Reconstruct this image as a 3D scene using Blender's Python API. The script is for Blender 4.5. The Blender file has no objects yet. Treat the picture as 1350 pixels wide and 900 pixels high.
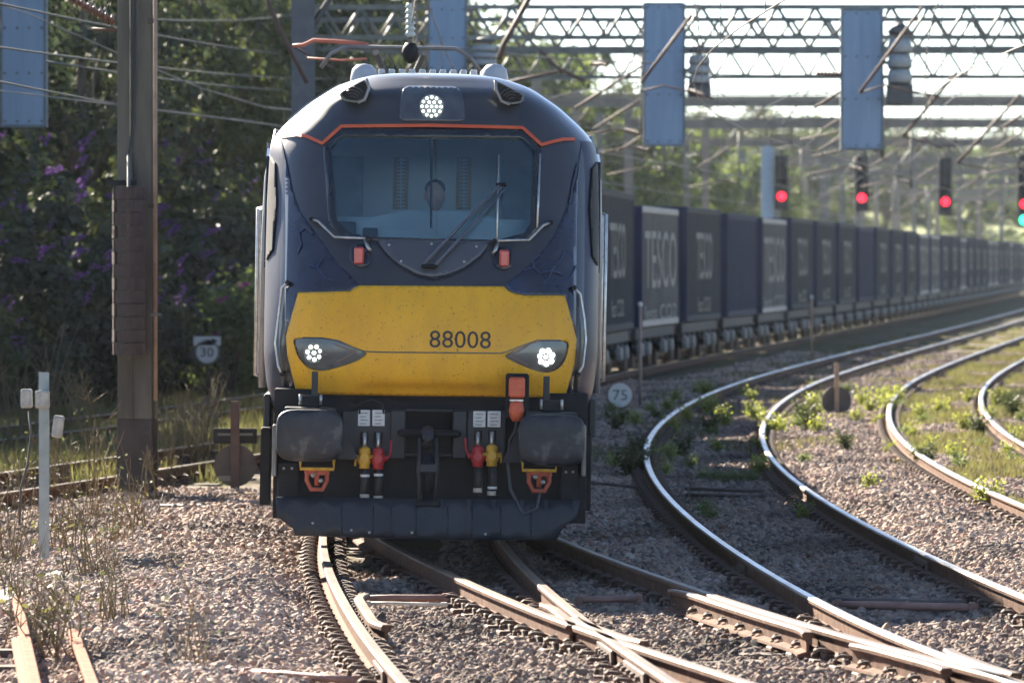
import bpy, bmesh, math, random
import numpy as np
from mathutils import Vector, Matrix, Quaternion
from mathutils.geometry import delaunay_2d_cdt

random.seed(7)
rng = np.random.default_rng(11)
R = math.radians
sc = bpy.context.scene
COL = sc.collection

# ------------------------------------------------------------------ camera, sky, sun, exposure
HAZE = 0.00006
F, H, HORIZON = 7800.0, 2.35, 345.0          # focal length in photo pixels, eye height over rail, horizon row
cam = bpy.data.cameras.new('camera')
cam.sensor_width = 36.0
cam.lens = F / 1350.0 * 36.0
cam.clip_start, cam.clip_end = 0.5, 6000.0
cam.dof.use_dof = True
cam.dof.focus_distance = 46.8
cam.dof.aperture_fstop = 5.0
camo = bpy.data.objects.new('camera', cam)
COL.objects.link(camo)
camo.location = (0, 0, H)
camo.rotation_euler = (math.pi / 2 - math.atan((450.0 - HORIZON) / F), 0, 0)
sc.camera = camo

SUN_EL, SUN_AZ = R(29.0), R(-27.5)           # behind the train and to its left
SUN_DIR = Vector((math.sin(SUN_AZ) * math.cos(SUN_EL), math.cos(SUN_AZ) * math.cos(SUN_EL), math.sin(SUN_EL)))
world = bpy.data.worlds.new('World')
sc.world = world
world.use_nodes = True
wn = world.node_tree.nodes
sky = wn.new('ShaderNodeTexSky')
sky.sky_type = 'NISHITA'
sky.sun_disc = False
sky.sun_elevation = SUN_EL
sky.sun_rotation = SUN_AZ
sky.air_density, sky.dust_density, sky.ozone_density = 0.65, 0.2, 1.0
world.node_tree.links.new(sky.outputs[0], wn['Background'].inputs['Color'])
wn['Background'].inputs['Strength'].default_value = 0.05
sun = bpy.data.lights.new('sun', 'SUN')
sun.energy, sun.angle, sun.color = 5.0, R(0.5), (1.0, 0.89, 0.74)
suno = bpy.data.objects.new('sun', sun)
COL.objects.link(suno)
suno.location = SUN_DIR * 300
suno.rotation_euler = SUN_DIR.to_track_quat('Z', 'Y').to_euler()
vs = sc.view_settings
vs.view_transform, vs.look, vs.gamma, vs.exposure = 'Standard', 'None', 1.0, 2.58
vs.use_curve_mapping = False
sc.cycles.use_denoising = True
sc.cycles.max_bounces = 6
sc.cycles.transparent_max_bounces = 12
sc.cycles.volume_bounces = 0


def at(px, py, Y):                            # photo pixel at distance Y -> world point
    return Vector(((px - 675.0) / F * Y, Y, H - (py - HORIZON) / F * Y))


# ------------------------------------------------------------------ materials
MATS = {}


def mat(name, c1, c2=None, rough=0.6, metal=0.0, scale=6.0, bump=0.0, bscale=None, detail=5.0, coat=0.0, spec=0.5,
        lo=0.35, hi=0.65, c3=None, stretch=None):
    """a procedural surface: two or three colours mixed by noise, fine relief"""
    if name in MATS:
        return MATS[name]
    m = bpy.data.materials.new(name)
    m.use_nodes = True
    nt = m.node_tree
    b = nt.nodes['Principled BSDF']
    b.inputs['Roughness'].default_value = rough
    b.inputs['Metallic'].default_value = metal
    b.inputs['Specular IOR Level'].default_value = spec
    if coat:
        b.inputs['Coat Weight'].default_value = coat
        b.inputs['Coat Roughness'].default_value = 0.12
    tc = nt.nodes.new('ShaderNodeTexCoord')
    src = tc.outputs['Object']
    if stretch:
        mp = nt.nodes.new('ShaderNodeMapping')
        mp.inputs['Scale'].default_value = stretch
        nt.links.new(src, mp.inputs[0])
        src = mp.outputs[0]
    n = nt.nodes.new('ShaderNodeTexNoise')
    n.inputs['Scale'].default_value = scale
    n.inputs['Detail'].default_value = detail
    nt.links.new(src, n.inputs['Vector'])
    r = nt.nodes.new('ShaderNodeValToRGB')
    nt.links.new(n.outputs['Fac'], r.inputs[0])
    c2 = c2 or tuple(c * 0.75 for c in c1)
    r.color_ramp.elements[0].position, r.color_ramp.elements[1].position = lo, hi
    r.color_ramp.elements[0].color = (*c2, 1)
    r.color_ramp.elements[1].color = (*c1, 1)
    if c3:
        e = r.color_ramp.elements.new(min(0.98, hi + 0.08))
        e.color = (*c3, 1)
    nt.links.new(r.outputs[0], b.inputs['Base Color'])
    if bump:
        n2 = nt.nodes.new('ShaderNodeTexNoise')
        n2.inputs['Scale'].default_value = bscale or scale * 6
        n2.inputs['Detail'].default_value = 6
        nt.links.new(src, n2.inputs['Vector'])
        bp = nt.nodes.new('ShaderNodeBump')
        bp.inputs['Strength'].default_value = bump
        bp.inputs['Distance'].default_value = 0.02
        nt.links.new(n2.outputs['Fac'], bp.inputs['Height'])
        nt.links.new(bp.outputs[0], b.inputs['Normal'])
    MATS[name] = m
    return m


def emit(name, col, strength):
    if name in MATS:
        return MATS[name]
    m = bpy.data.materials.new(name)
    m.use_nodes = True
    b = m.node_tree.nodes['Principled BSDF']
    b.inputs['Base Color'].default_value = (*col, 1)
    b.inputs['Emission Color'].default_value = (*col, 1)
    b.inputs['Emission Strength'].default_value = strength
    MATS[name] = m
    return m


def leafmat(name, c1, c2, trans=0.45, scale=0.8):
    m = bpy.data.materials.new(name)
    m.use_nodes = True
    nt = m.node_tree
    nt.nodes.remove(nt.nodes['Principled BSDF'])
    out = nt.nodes['Material Output']
    geo = nt.nodes.new('ShaderNodeTexCoord')
    n = nt.nodes.new('ShaderNodeTexNoise')
    n.inputs['Scale'].default_value = scale
    n.inputs['Detail'].default_value = 8
    n.inputs['Roughness'].default_value = 0.75
    nt.links.new(geo.outputs['Object'], n.inputs['Vector'])
    r = nt.nodes.new('ShaderNodeValToRGB')
    r.color_ramp.elements[0].position, r.color_ramp.elements[1].position = 0.34, 0.68
    r.color_ramp.elements[0].color, r.color_ramp.elements[1].color = (*c2, 1), (*c1, 1)
    nt.links.new(n.outputs['Fac'], r.inputs[0])
    d = nt.nodes.new('ShaderNodeBsdfDiffuse')
    t = nt.nodes.new('ShaderNodeBsdfTranslucent')
    g = nt.nodes.new('ShaderNodeBsdfGlossy')
    g.inputs['Roughness'].default_value = 0.45
    g.inputs['Color'].default_value = (0.5, 0.5, 0.5, 1)
    hs = nt.nodes.new('ShaderNodeHueSaturation')
    hs.inputs['Value'].default_value = 1.5
    hs.inputs['Hue'].default_value = 0.485
    nt.links.new(r.outputs[0], hs.inputs['Color'])
    nt.links.new(r.outputs[0], d.inputs['Color'])
    nt.links.new(hs.outputs[0], t.inputs['Color'])
    mx = nt.nodes.new('ShaderNodeMixShader')
    mx.inputs[0].default_value = trans
    nt.links.new(d.outputs[0], mx.inputs[1])
    nt.links.new(t.outputs[0], mx.inputs[2])
    m2 = nt.nodes.new('ShaderNodeMixShader')
    m2.inputs[0].default_value = 0.06
    nt.links.new(mx.outputs[0], m2.inputs[1])
    nt.links.new(g.outputs[0], m2.inputs[2])
    nt.links.new(m2.outputs[0], out.inputs['Surface'])
    MATS[name] = m
    return m


# ------------------------------------------------------------------ mesh helpers
class MB:
    """collects shapes, links them as ONE mesh object"""
    def __init__(s):
        s.v, s.f, s.mi, s.sm = [], [], [], []

    def add(s, vs_, fs, mi=0, smooth=False):
        o = len(s.v)
        s.v += [tuple(v) for v in vs_]
        for f in fs:
            s.f.append(tuple(i + o for i in f))
            s.mi.append(mi)
            s.sm.append(smooth)
        return s

    def box(s, c, d, rot=None, mi=0, bev=0.0):
        cx, cy, cz = c
        x, y, z = d[0] / 2, d[1] / 2, d[2] / 2
        if bev > 0:
            b = min(bev, x * .9, y * .9, z * .9)
            pts, idx = [], {}
            for sx in (-1, 1):
                for sy in (-1, 1):
                    for sz in (-1, 1):
                        idx[sx, sy, sz] = len(pts)
                        pts += [Vector((sx * (x - b), sy * (y - b), sz * z)), Vector((sx * (x - b), sy * y, sz * (z - b))), Vector((sx * x, sy * (y - b), sz * (z - b)))]
            fs = []
            for q in (-1, 1):
                for k, (a, bb) in enumerate((((0, 1)), ((0, 2)), ((1, 2)))):
                    pass
            I = idx
            for q in (-1, 1):
                fs.append((I[-1, -1, q], I[1, -1, q], I[1, 1, q], I[-1, 1, q]))
                fs.append((I[-1, q, -1] + 1, I[1, q, -1] + 1, I[1, q, 1] + 1, I[-1, q, 1] + 1))
                fs.append((I[q, -1, -1] + 2, I[q, 1, -1] + 2, I[q, 1, 1] + 2, I[q, -1, 1] + 2))
            for a in (-1, 1):
                for b2 in (-1, 1):
                    fs.append((I[-1, a, b2], I[1, a, b2], I[1, a, b2] + 1, I[-1, a, b2] + 1))
                    fs.append((I[a, -1, b2], I[a, 1, b2], I[a, 1, b2] + 2, I[a, -1, b2] + 2))
                    fs.append((I[a, b2, -1] + 1, I[a, b2, 1] + 1, I[a, b2, 1] + 2, I[a, b2, -1] + 2))
            for k in I.values():
                fs.append((k, k + 1, k + 2))
        else:
            pts = [Vector((a * x, b * y, cc * z)) for a in (-1, 1) for b in (-1, 1) for cc in (-1, 1)]
            fs = [(0, 1, 3, 2), (4, 6, 7, 5), (0, 4, 5, 1), (2, 3, 7, 6), (0, 2, 6, 4), (1, 5, 7, 3)]
        if rot is not None:
            pts = [rot @ p for p in pts]
        return s.add([p + Vector(c) for p in pts], fs, mi)

    def tube(s, pts, r, n=8, mi=0, caps=True, smooth=True):
        pts = [Vector(p) for p in pts]
        rs = r if isinstance(r, (list, tuple)) else [r] * len(pts)
        vs_, fs = [], []
        up = None
        for i, p in enumerate(pts):
            t = (pts[min(i + 1, len(pts) - 1)] - pts[max(i - 1, 0)])
            t = t.normalized() if t.length > 1e-9 else Vector((0, 0, 1))
            if up is None:
                up = Vector((0, 0, 1)) if abs(t.z) < 0.9 else Vector((1, 0, 0))
            a = (up - t * up.dot(t)).normalized()
            up = a
            b = t.cross(a)
            for k in range(n):
                an = 2 * math.pi * k / n
                vs_.append(p + (a * math.cos(an) + b * math.sin(an)) * rs[i])
        for i in range(len(pts) - 1):
            for k in range(n):
                fs.append((i * n + k, i * n + (k + 1) % n, (i + 1) * n + (k + 1) % n, (i + 1) * n + k))
        s.add(vs_, fs, mi, smooth)
        if caps:
            o = len(s.v) - len(vs_)
            s.f += [tuple(o + k for k in range(n))[::-1], tuple(o + (len(pts) - 1) * n + k for k in range(n))]
            s.mi += [mi, mi]
            s.sm += [False, False]
        return s

    def prism(s, poly, axis, t0, t1, mi=0, smooth=False):
        """extrude a 2-D polygon along an axis: 'x' (y,z), 'y' (x,z), 'z' (x,y)"""
        def P(a, b, t):
            return (t, a, b) if axis == 'x' else (a, t, b) if axis == 'y' else (a, b, t)
        n = len(poly)
        vs_ = [P(a, b, t0) for a, b in poly] + [P(a, b, t1) for a, b in poly]
        s.add(vs_, [(i, (i + 1) % n, n + (i + 1) % n, n + i) for i in range(n)], mi, smooth)
        s.add(vs_, [tuple(range(n))[::-1], tuple(range(n, 2 * n))], mi)
        return s

    def lathe(s, prof, c=(0, 0, 0), axis='z', n=16, mi=0, smooth=True, caps=True):
        """profile of (radius, height) turned about an axis"""
        vs_, fs = [], []
        for r, h in prof:
            for k in range(n):
                a = 2 * math.pi * k / n
                x, y = r * math.cos(a), r * math.sin(a)
                p = (x, y, h) if axis == 'z' else (x, h, y) if axis == 'y' else (h, x, y)
                vs_.append(Vector(p) + Vector(c))
        for i in range(len(prof) - 1):
            for k in range(n):
                fs.append((i * n + k, i * n + (k + 1) % n, (i + 1) * n + (k + 1) % n, (i + 1) * n + k))
        s.add(vs_, fs, mi, smooth)
        o = len(s.v) - len(vs_)
        for q in ((0, len(prof) - 1) if caps else ()):
            if prof[q][0] > 1e-4:
                s.f.append(tuple(o + q * n + k for k in range(n)))
                s.mi.append(mi)
                s.sm.append(False)
        return s

    def mesh(s, name, mats):
        me = bpy.data.meshes.new(name)
        me.from_pydata(s.v, [], s.f)
        for m in (mats if isinstance(mats, (list, tuple)) else [mats]):
            me.materials.append(m)
        me.polygons.foreach_set('material_index', s.mi)
        me.polygons.foreach_set('use_smooth', s.sm)
        bm = bmesh.new()
        bm.from_mesh(me)
        bmesh.ops.recalc_face_normals(bm, faces=bm.faces)
        bm.to_mesh(me)
        bm.free()
        return me

    def build(s, name, mats, parent=None, loc=None):
        o = bpy.data.objects.new(name, s.mesh(name, mats))
        COL.objects.link(o)
        if parent is not None:
            o.parent = parent
        if loc is not None:
            o.location = loc
        return o


def link(name, me, parent=None, loc=None, rot=None, scale=None):
    o = bpy.data.objects.new(name, me)
    COL.objects.link(o)
    if parent is not None:
        o.parent = parent
    if loc is not None:
        o.location = loc
    if rot is not None:
        o.rotation_euler = rot
    if scale is not None:
        o.scale = scale if isinstance(scale, (tuple, list, Vector)) else (scale,) * 3
    return o


def empty(name, loc=(0, 0, 0), rot=(0, 0, 0), parent=None):
    o = bpy.data.objects.new(name, None)
    COL.objects.link(o)
    o.location, o.rotation_euler = loc, rot
    o.empty_display_size = 0.2
    if parent is not None:
        o.parent = parent
    return o


def tag(o, label=None, cat=None, group=None, kind=None):
    for k, v in (('label', label), ('category', cat), ('group', group), ('kind', kind)):
        if v:
            o[k] = v
    return o


def copy_tree(o, parent=None):
    c = o.copy()
    COL.objects.link(c)
    if parent is not None:
        c.parent = parent
    for ch in [x for x in KIDS.get(o.name, [])]:
        copy_tree(ch, c)
    return c


KIDS = {}


def index_kids(o):
    KIDS[o.name] = [c for c in o.children]
    for c in o.children:
        index_kids(c)


def text_mesh(txt, size, mats, extrude=0.0, bold=0.0, align='CENTER'):
    cu = bpy.data.curves.new('lettering', 'FONT')
    cu.body, cu.size, cu.extrude, cu.offset = txt, size, extrude, bold
    cu.align_x, cu.align_y = align, 'CENTER'
    cu.resolution_u = 3
    o = bpy.data.objects.new('lettering', cu)
    COL.objects.link(o)
    dg = bpy.context.evaluated_depsgraph_get()
    me = bpy.data.meshes.new_from_object(o.evaluated_get(dg))
    bpy.data.objects.remove(o)
    me.name = 'lettering'
    me.materials.clear()
    me.materials.append(mats)
    return me


def spline(pts):
    """natural cubic spline through (Y, X) points, straight beyond the ends"""
    x = np.array([p[0] for p in pts], float)
    y = np.array([p[1] for p in pts], float)
    n = len(x)
    h = np.diff(x)
    A = np.zeros((n, n))
    b = np.zeros(n)
    A[0, 0] = A[-1, -1] = 1
    for i in range(1, n - 1):
        A[i, i - 1], A[i, i], A[i, i + 1] = h[i - 1], 2 * (h[i - 1] + h[i]), h[i]
        b[i] = 6 * ((y[i + 1] - y[i]) / h[i] - (y[i] - y[i - 1]) / h[i - 1])
    m = np.linalg.solve(A, b)

    def f(t):
        if t <= x[0]:
            s = (y[1] - y[0]) / h[0] - h[0] * (2 * m[0] + m[1]) / 6
            return float(y[0] + s * (t - x[0]))
        if t >= x[-1]:
            s = (y[-1] - y[-2]) / h[-1] + h[-1] * (m[-2] + 2 * m[-1]) / 6
            return float(y[-1] + s * (t - x[-1]))
        i = int(min(max(np.searchsorted(x, t) - 1, 0), n - 2))
        a, c = (x[i + 1] - t), (t - x[i])
        return float(m[i] * a ** 3 / (6 * h[i]) + m[i + 1] * c ** 3 / (6 * h[i]) + (y[i] / h[i] - m[i] * h[i] / 6) * a + (y[i + 1] / h[i] - m[i + 1] * h[i] / 6) * c)
    lo_, hi_, st = float(x[0]) - 1, float(x[-1]) + 1, (.125 if x[-1] > 10 else .0025)
    tab = [f(lo_ + i * st) for i in range(int((hi_ - lo_) / st) + 2)]
    nt_ = len(tab) - 2

    def fast(t):
        u = (t - lo_) / st
        i = int(u)
        if u < 0 or i > nt_:
            return f(t)
        u -= i
        return tab[i] * (1 - u) + tab[i + 1] * u
    return fast


def pinterp(z, tab):
    zs = [t[0] for t in tab]
    return float(np.interp(z, zs, [t[1] for t in tab]))

# ------------------------------------------------------------------ lines of the tracks (X as a function of distance Y)
xa = spline([(20, 1.45), (27, .70), (33, .165), (36.3, -.095), (41, -.41), (46.4, -.70), (52, -.90), (58, -1.0), (67, -1.03), (82, -.98), (100, -.38), (117, .72), (140, 3.2), (159, 5.45),
             (200, 10.2), (300, 21.6), (408, 33.6), (476, 41.3), (560, 51.0), (700, 67.0)])
xb = spline([(20, 4.75), (27, 4.05), (33.4, 3.55), (36.3, 3.25), (43.1, 2.78), (53.1, 2.42), (62.1, 2.30), (76.4, 2.50), (89.4, 3.10), (111, 4.75), (135.8, 7.40), (170, 11.5), (203.7, 15.6),
             (300, 26.9), (450, 44.0), (600, 61.5)])
xe = spline([(20, 4.6), (27, 3.25), (33, 2.12), (35.6, 1.645), (38.6, 1.13), (43.1, .49), (50.2, -.345), (56, -.80), (63, -.995), (67, -1.0)])
xf = lambda Y: xb(Y) + 3.36
xg = spline([(20, -13.6), (40, -9.75), (60, -6.0), (66, -4.95), (70, -4.28), (75.7, -3.35), (84, -2.3), (95, -1.1), (110, .1)])
xh = spline([(20, -17.6), (50, -12.7), (80, -7.25), (91.2, -5.55), (101.8, -4.1), (125, -2.3), (156, .6), (206, 5.8), (300, 16.6), (476, 36.3)])
LINES = [(xa, 18, 560), (xb, 18, 450), (xe, 18, 64), (xf, 18, 450), (xg, 18, 100), (xh, 18, 400)]
GAUGE = 1.507


def smooth(a, b, x):
    t = min(1.0, max(0.0, (x - a) / (b - a)))
    return t * t * (3 - 2 * t)


def bump2(x, y, cx, cy, sx, sy, h):
    return h * math.exp(-((x - cx) / sx) ** 2 - ((y - cy) / sy) ** 2)


def gz(x, y):
    """height of the ground: ballast level with the sleepers, banks between, verge on both sides"""
    z = -0.205
    z += 0.022 * math.sin(x * 2.1 + y * .7) * math.sin(y * .9 - x * .6) + 0.014 * math.sin(x * 5.3 - y * 1.9)
    d = min((abs(x - f(y)) for f, a, b in LINES if a <= y <= b), default=9.0)
    off = smooth(1.15, 2.2, d)
    z += bump2(x, y, -2.35, 41.0, 1.0, 7.0, 0.20) * smooth(.85, 1.35, d)
    z += bump2(x, y, -2.9, 52, 1.1, 7.0, 0.12) * smooth(.85, 1.35, d)
    z += bump2(x, y, -3.6, 36.5, 1.2, 2.6, -0.12)
    if y > 20:
        mid = (xb(y) + 1.68)
        z += 0.10 * math.exp(-((x - mid) / .55) ** 2) * smooth(120, 60, y)
    left = -(4.6 + max(0, (60 - y)) * .09) if y < 70 else min(xh(y) - 3.2, -5.6)
    if x < left - 2 and y > 66:
        z += min(2.2, (left - 2 - x) * .22)
    return z


# ------------------------------------------------------------------ the ground
def grow(a, b, step0, k):
    out, s = [a], step0
    while out[-1] < b:
        out.append(out[-1] + s)
        s *= k
    return out


ys = list(np.arange(-40, 30, 5.0)) + list(np.arange(30, 62, .16)) + grow(62, 2000, .2, 1.022)
xs = sorted(set([round(v, 3) for v in list(np.arange(-9, 12.01, .2)) + [-v for v in grow(9.2, 900, .35, 1.11)] + grow(12.2, 900, .35, 1.11)]))
gv = np.zeros((len(ys) * len(xs), 3))
k = 0
for y in ys:
    for x in xs:
        if y < 420:
            z = gz(x, y)
        else:
            z = -0.2
        gv[k] = (x, y, z)
        k += 1
nx = len(xs)
ij = np.arange((len(ys) - 1) * nx).reshape(len(ys) - 1, nx)[:, :-1].ravel()
gf = np.stack([ij, ij + 1, ij + nx + 1, ij + nx], 1)
me = bpy.data.meshes.new('ground')
me.from_pydata(gv.tolist(), [], gf.tolist())
gm = mat('ground_soil_and_ballast', (.165, .13, .105), (.06, .048, .04), rough=.95, scale=13, bump=.9, bscale=38, detail=8, c3=(.24, .195, .165), lo=.36, hi=.6, spec=.05)
# patchy moss, rust dust and soil over the far ballast
nt = gm.node_tree
bs = nt.nodes['Principled BSDF']
old = bs.inputs['Base Color'].links[0].from_socket
n3 = nt.nodes.new('ShaderNodeTexNoise')
n3.inputs['Scale'].default_value = .35
n3.inputs['Detail'].default_value = 9
n3.inputs['Roughness'].default_value = .68
tc = nt.nodes.new('ShaderNodeTexCoord')
nt.links.new(tc.outputs['Object'], n3.inputs['Vector'])
rp = nt.nodes.new('ShaderNodeValToRGB')
rp.color_ramp.elements[0].position, rp.color_ramp.elements[1].position = .43, .55
nt.links.new(n3.outputs['Fac'], rp.inputs[0])
mxc = nt.nodes.new('ShaderNodeMix')
mxc.data_type = 'RGBA'
nt.links.new(rp.outputs[0], mxc.inputs[0])
nt.links.new(old, mxc.inputs[6])
mxc.inputs[7].default_value = (.085, .085, .035, 1)
nt.links.new(mxc.outputs[2], bs.inputs['Base Color'])
me.materials.append(gm)
me.polygons.foreach_set('use_smooth', [True] * len(me.polygons))
ground = link('ground', me)
tag(ground, 'stony trackside ground under and between the railway tracks', None, kind='structure')

# ------------------------------------------------------------------ tracks
rust = mat('rail_rust', (.15, .078, .048), (.075, .042, .029), rough=.85, scale=9, bump=.25, bscale=80, c3=(.19, .105, .065), spec=.12)
polished = mat('rail_head_worn', (.46, .44, .43), (.27, .22, .18), rough=.38, metal=.9, scale=3.0, bump=.03, bscale=60, stretch=(1, .25, 1))
dullhead = mat('rail_head_dull', (.15, .108, .08), (.085, .055, .04), rough=.55, metal=.25, scale=4.0, bump=.06, bscale=60, stretch=(1, .25, 1), spec=.2)
timber = mat('sleeper_timber', (.115, .088, .068), (.06, .047, .038), rough=.9, scale=5, bump=.5, bscale=26, stretch=(.3, 2, 1))
iron = mat('chair_iron', (.125, .075, .052), (.06, .042, .034), rough=.75, metal=.15, scale=22, bump=.3)
PROF = [(-.036, -.014), (-.027, -.001), (.027, -.001), (.036, -.014), (.035, -.036), (.011, -.05), (.009, -.125), (.066, -.143), (.07, -.159), (-.07, -.159), (-.066, -.143), (-.009, -.125), (-.011, -.05), (-.035, -.036)]


def rail_mesh(fx, off, y0, y1, head=1, near=.45):
    mb = MB()
    pts = []
    y = y0
    while y < y1:
        pts.append(y)
        y += near if y < 110 else 2.5
    pts.append(y1)
    n = len(PROF)
    vs_, fs, mi = [], [], []
    for i, y in enumerate(pts):
        s = (fx(y + .2) - fx(y - .2)) / .4
        nl = math.hypot(1, s)
        for a, b in PROF:
            o = off + a
            vs_.append((fx(y) + o / nl, y - s * o / nl, b))
    for i in range(len(pts) - 1):
        for k in range(n):
            fs.append((i * n + k, i * n + (k + 1) % n, (i + 1) * n + (k + 1) % n, (i + 1) * n + k))
            mi.append(1 if k in (0, 1, 2) else 0)
    mb.v, mb.f, mb.mi, mb.sm = vs_, fs, mi, [False] * len(fs)
    for q in (0, (len(pts) - 1) * n):
        mb.f.append(tuple(q + k for k in range(n)))
        mb.mi.append(0)
        mb.sm.append(False)
    return mb.mesh('rail', [rust, polished if head else dullhead])


def arc(p, r, a0, a1, n, plane='xz'):
    out = []
    for i in range(n):
        a = a0 + (a1 - a0) * i / (n - 1)
        out.append(Vector((p[0] + r * math.cos(a), p[1], p[2] + r * math.sin(a))) if plane == 'xz' else Vector((p[0] + r * math.cos(a), p[1] + r * math.sin(a), p[2])))
    return out


# chair: base plate, shoulder lugs, a looped spring clip on each side of the rail
mb = MB()
mb.box((0, 0, -.180), (.40, .17, .034), bev=.008)
for s in (-1, 1):
    mb.box((s * .105, 0, -.145), (.035, .11, .05), bev=.008)
    mb.tube([(s * .055, -.045, -.128), (s * .10, -.06, -.105), (s * .15, -.05, -.10), (s * .172, -.012, -.112), (s * .15, .028, -.098), (s * .105, .045, -.088), (s * .075, .03, -.115), (s * .06, .0, -.13)], .0135, 6)
    mb.tube([(s * .165, .055, -.17), (s * .165, .055, -.128)], .016, 6)
CHAIR = mb.mesh('rail_chair', iron)
SLEEPER = MB().box((0, 0, -.262), (2.6, .25, .13), bev=.012).mesh('sleeper', timber)
LONGSLEEPER = MB().box((.75, 0, -.264), (4.3, .25, .13), bev=.012).mesh('sleeper', timber)


def track(label, fx, y0, y1, ysl0, ysl1, ych, head=1, sleepers=True, gap=None, long_to=0, seed=1):
    root = empty('railway_track', (0, 0, 0))
    tag(root, label, None, kind='structure')
    for s in (-1, 1):
        link('rail', rail_mesh(fx, s * GAUGE / 2, y0, y1, head), root)
    y, rr, far = ysl0, random.Random(seed), MB()
    nch = 0
    while y < ysl1:
        s = (fx(y + .2) - fx(y - .2)) / .4
        rz = -math.atan(s)
        nl = math.hypot(1, s)
        if sleepers:
            link('sleeper', LONGSLEEPER if y < long_to else SLEEPER, root, (fx(y), y, rr.uniform(-.012, .006)), (0, 0, rz + rr.uniform(-.01, .01)))
        for q in (-1, 1):
            p = (fx(y) + q * GAUGE / 2 / nl, y - s * q * GAUGE / 2 / nl, 0)
            if y < ych and nch < 298:
                link('rail_chair', CHAIR, root, p, (0, 0, rz))
                nch += 1
            else:
                far.box((p[0], p[1], -.178), (.40, .17, .04))
                for t in (-1, 1):
                    far.box((p[0] + t * .11, p[1], -.13), (.10, .11, .06))
        y += .62 + rr.uniform(-.03, .03)
    if far.v:
        o = far.build('chair_row', iron, root)
        o['kind'] = 'stuff'
    return root


TA = track('railway track under the locomotive and its container train', xa, 18, 600, 31.0, 130, 75, 0, long_to=50, seed=1)
TB = track('curving railway track between the train shadow and the bright ballast strip', xb, 18, 520, 31.0, 150, 105, 1, seed=2)
TE = track('diverging turnout track branching right in front of the locomotive', xe, 20, 63, 31.2, 50, 75, 0, sleepers=False, seed=3)
TF = track('curving railway track farthest right with weeds along it', xf, 18, 520, 46, 150, 120, 1, seed=4)
TG = track('old railway track passing behind the tall steel mast', xg, 30, 104, 50, 84, 84, 0, seed=5)
TH = track('outer old railway track in front of the dark bushes', xh, 40, 420, 72, 112, 112, 0, seed=6)

# check rails, wing rails and crossing noses of the turnout
paleblk = mat('spacer_block_paint', (.50, .47, .40), (.36, .33, .28), rough=.7, scale=10)
crome = mat('crossing_steel', (.40, .33, .27), (.28, .2, .14), rough=.4, metal=.6, scale=5)


def short_rail(name, fx, off, y0, y1, flare, root, head=0):
    def g(y):
        e = max(0, 1 - (y - y0) / .5) + max(0, 1 - (y1 - y) / .5)
        return fx(y) + flare * e * e
    o = link(name, rail_mesh(g, off, y0, y1, head, near=.2), root)
    return o


short_rail('check_rail', xa, -GAUGE / 2 + .118, 38.5, 41.9, .05, TA)
c2 = short_rail('check_rail', xe, GAUGE / 2 - .118, 37.6, 42.3, -.05, TE)
for i in range(6):
    y = 38.1 + i * .75
    MB().box((xe(y) + GAUGE / 2 - .062, y, -.075), (.06, .12, .10), bev=.01).build('spacer_block', paleblk, c2)
yb = 38.7
short_rail('wing_rail', xa, GAUGE / 2 - .105, 38.3, 40.6, -.03, TA)
short_rail('wing_rail', xe, -GAUGE / 2 + .105, 36.9, 39.2, .03, TE)
short_rail('wing_rail', xe, GAUGE / 2 - .105, 34.2, 36.3, -.03, TE)
short_rail('wing_rail', xb, -GAUGE / 2 + .105, 34.0, 36.0, .03, TB)
for fx, off, y0, y1, root in ((xa, GAUGE / 2, 36.4, 37.3, TA), (xe, -GAUGE / 2, 36.2, 37.4, TE), (xa, -GAUGE / 2, 34.6, 35.6, TA), (xa, GAUGE / 2, 34.4, 35.6, TA), (xb, GAUGE / 2, 47.2, 48.2, TB), (xb, -GAUGE / 2, 46.6, 47.3, TB)):
    ym = (y0 + y1) / 2
    s = (fx(ym + .2) - fx(ym - .2)) / .4
    for q in (-1, 1):
        mb = MB().box((0, 0, 0), (.028, y1 - y0, .09), bev=.006)
        for j in range(4):
            mb.tube([(q * .012, (j - 1.5) * (y1 - y0) / 4.4, .0), (q * .045, (j - 1.5) * (y1 - y0) / 4.4, .0)], .017, 6)
        mb.build('fishplate', iron, root, (fx(ym) + off + q * .028, ym, -.088)).rotation_euler = (0, 0, -math.atan(s))

# rods and pipes that cross between the rails
pipe_rust = mat('pipe_rust', (.30, .165, .125), (.19, .105, .08), rough=.7, scale=6, bump=.2)
pipe_dark = mat('pipe_dark', (.13, .10, .085), (.07, .055, .048), rough=.7, scale=6, bump=.2)


def rod(p0, p1, r, m, label):
    p0, p1 = Vector(p0), Vector(p1)
    c = (p0 + p1) / 2
    o = MB().tube([p0 - c, p0 - c + (p1 - p0) * .33 + Vector((0, 0, .003)), p0 - c + (p1 - p0) * .66, p1 - c], r, 8)
    for t in (.04, .96):
        q = p0 + (p1 - p0) * t - c
        o.box(q, (.05, .055, r * 2.6), bev=.006)
    o = o.build('stretcher_rod', m, None, c)
    tag(o, label, 'rod', 'rods lying across the tracks')


def gp(px, py, z=-.12):                         # point where a pixel's ray meets the level z
    Y = (H - z) * F / (py - HORIZON)
    return at(px, py, Y)


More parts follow.
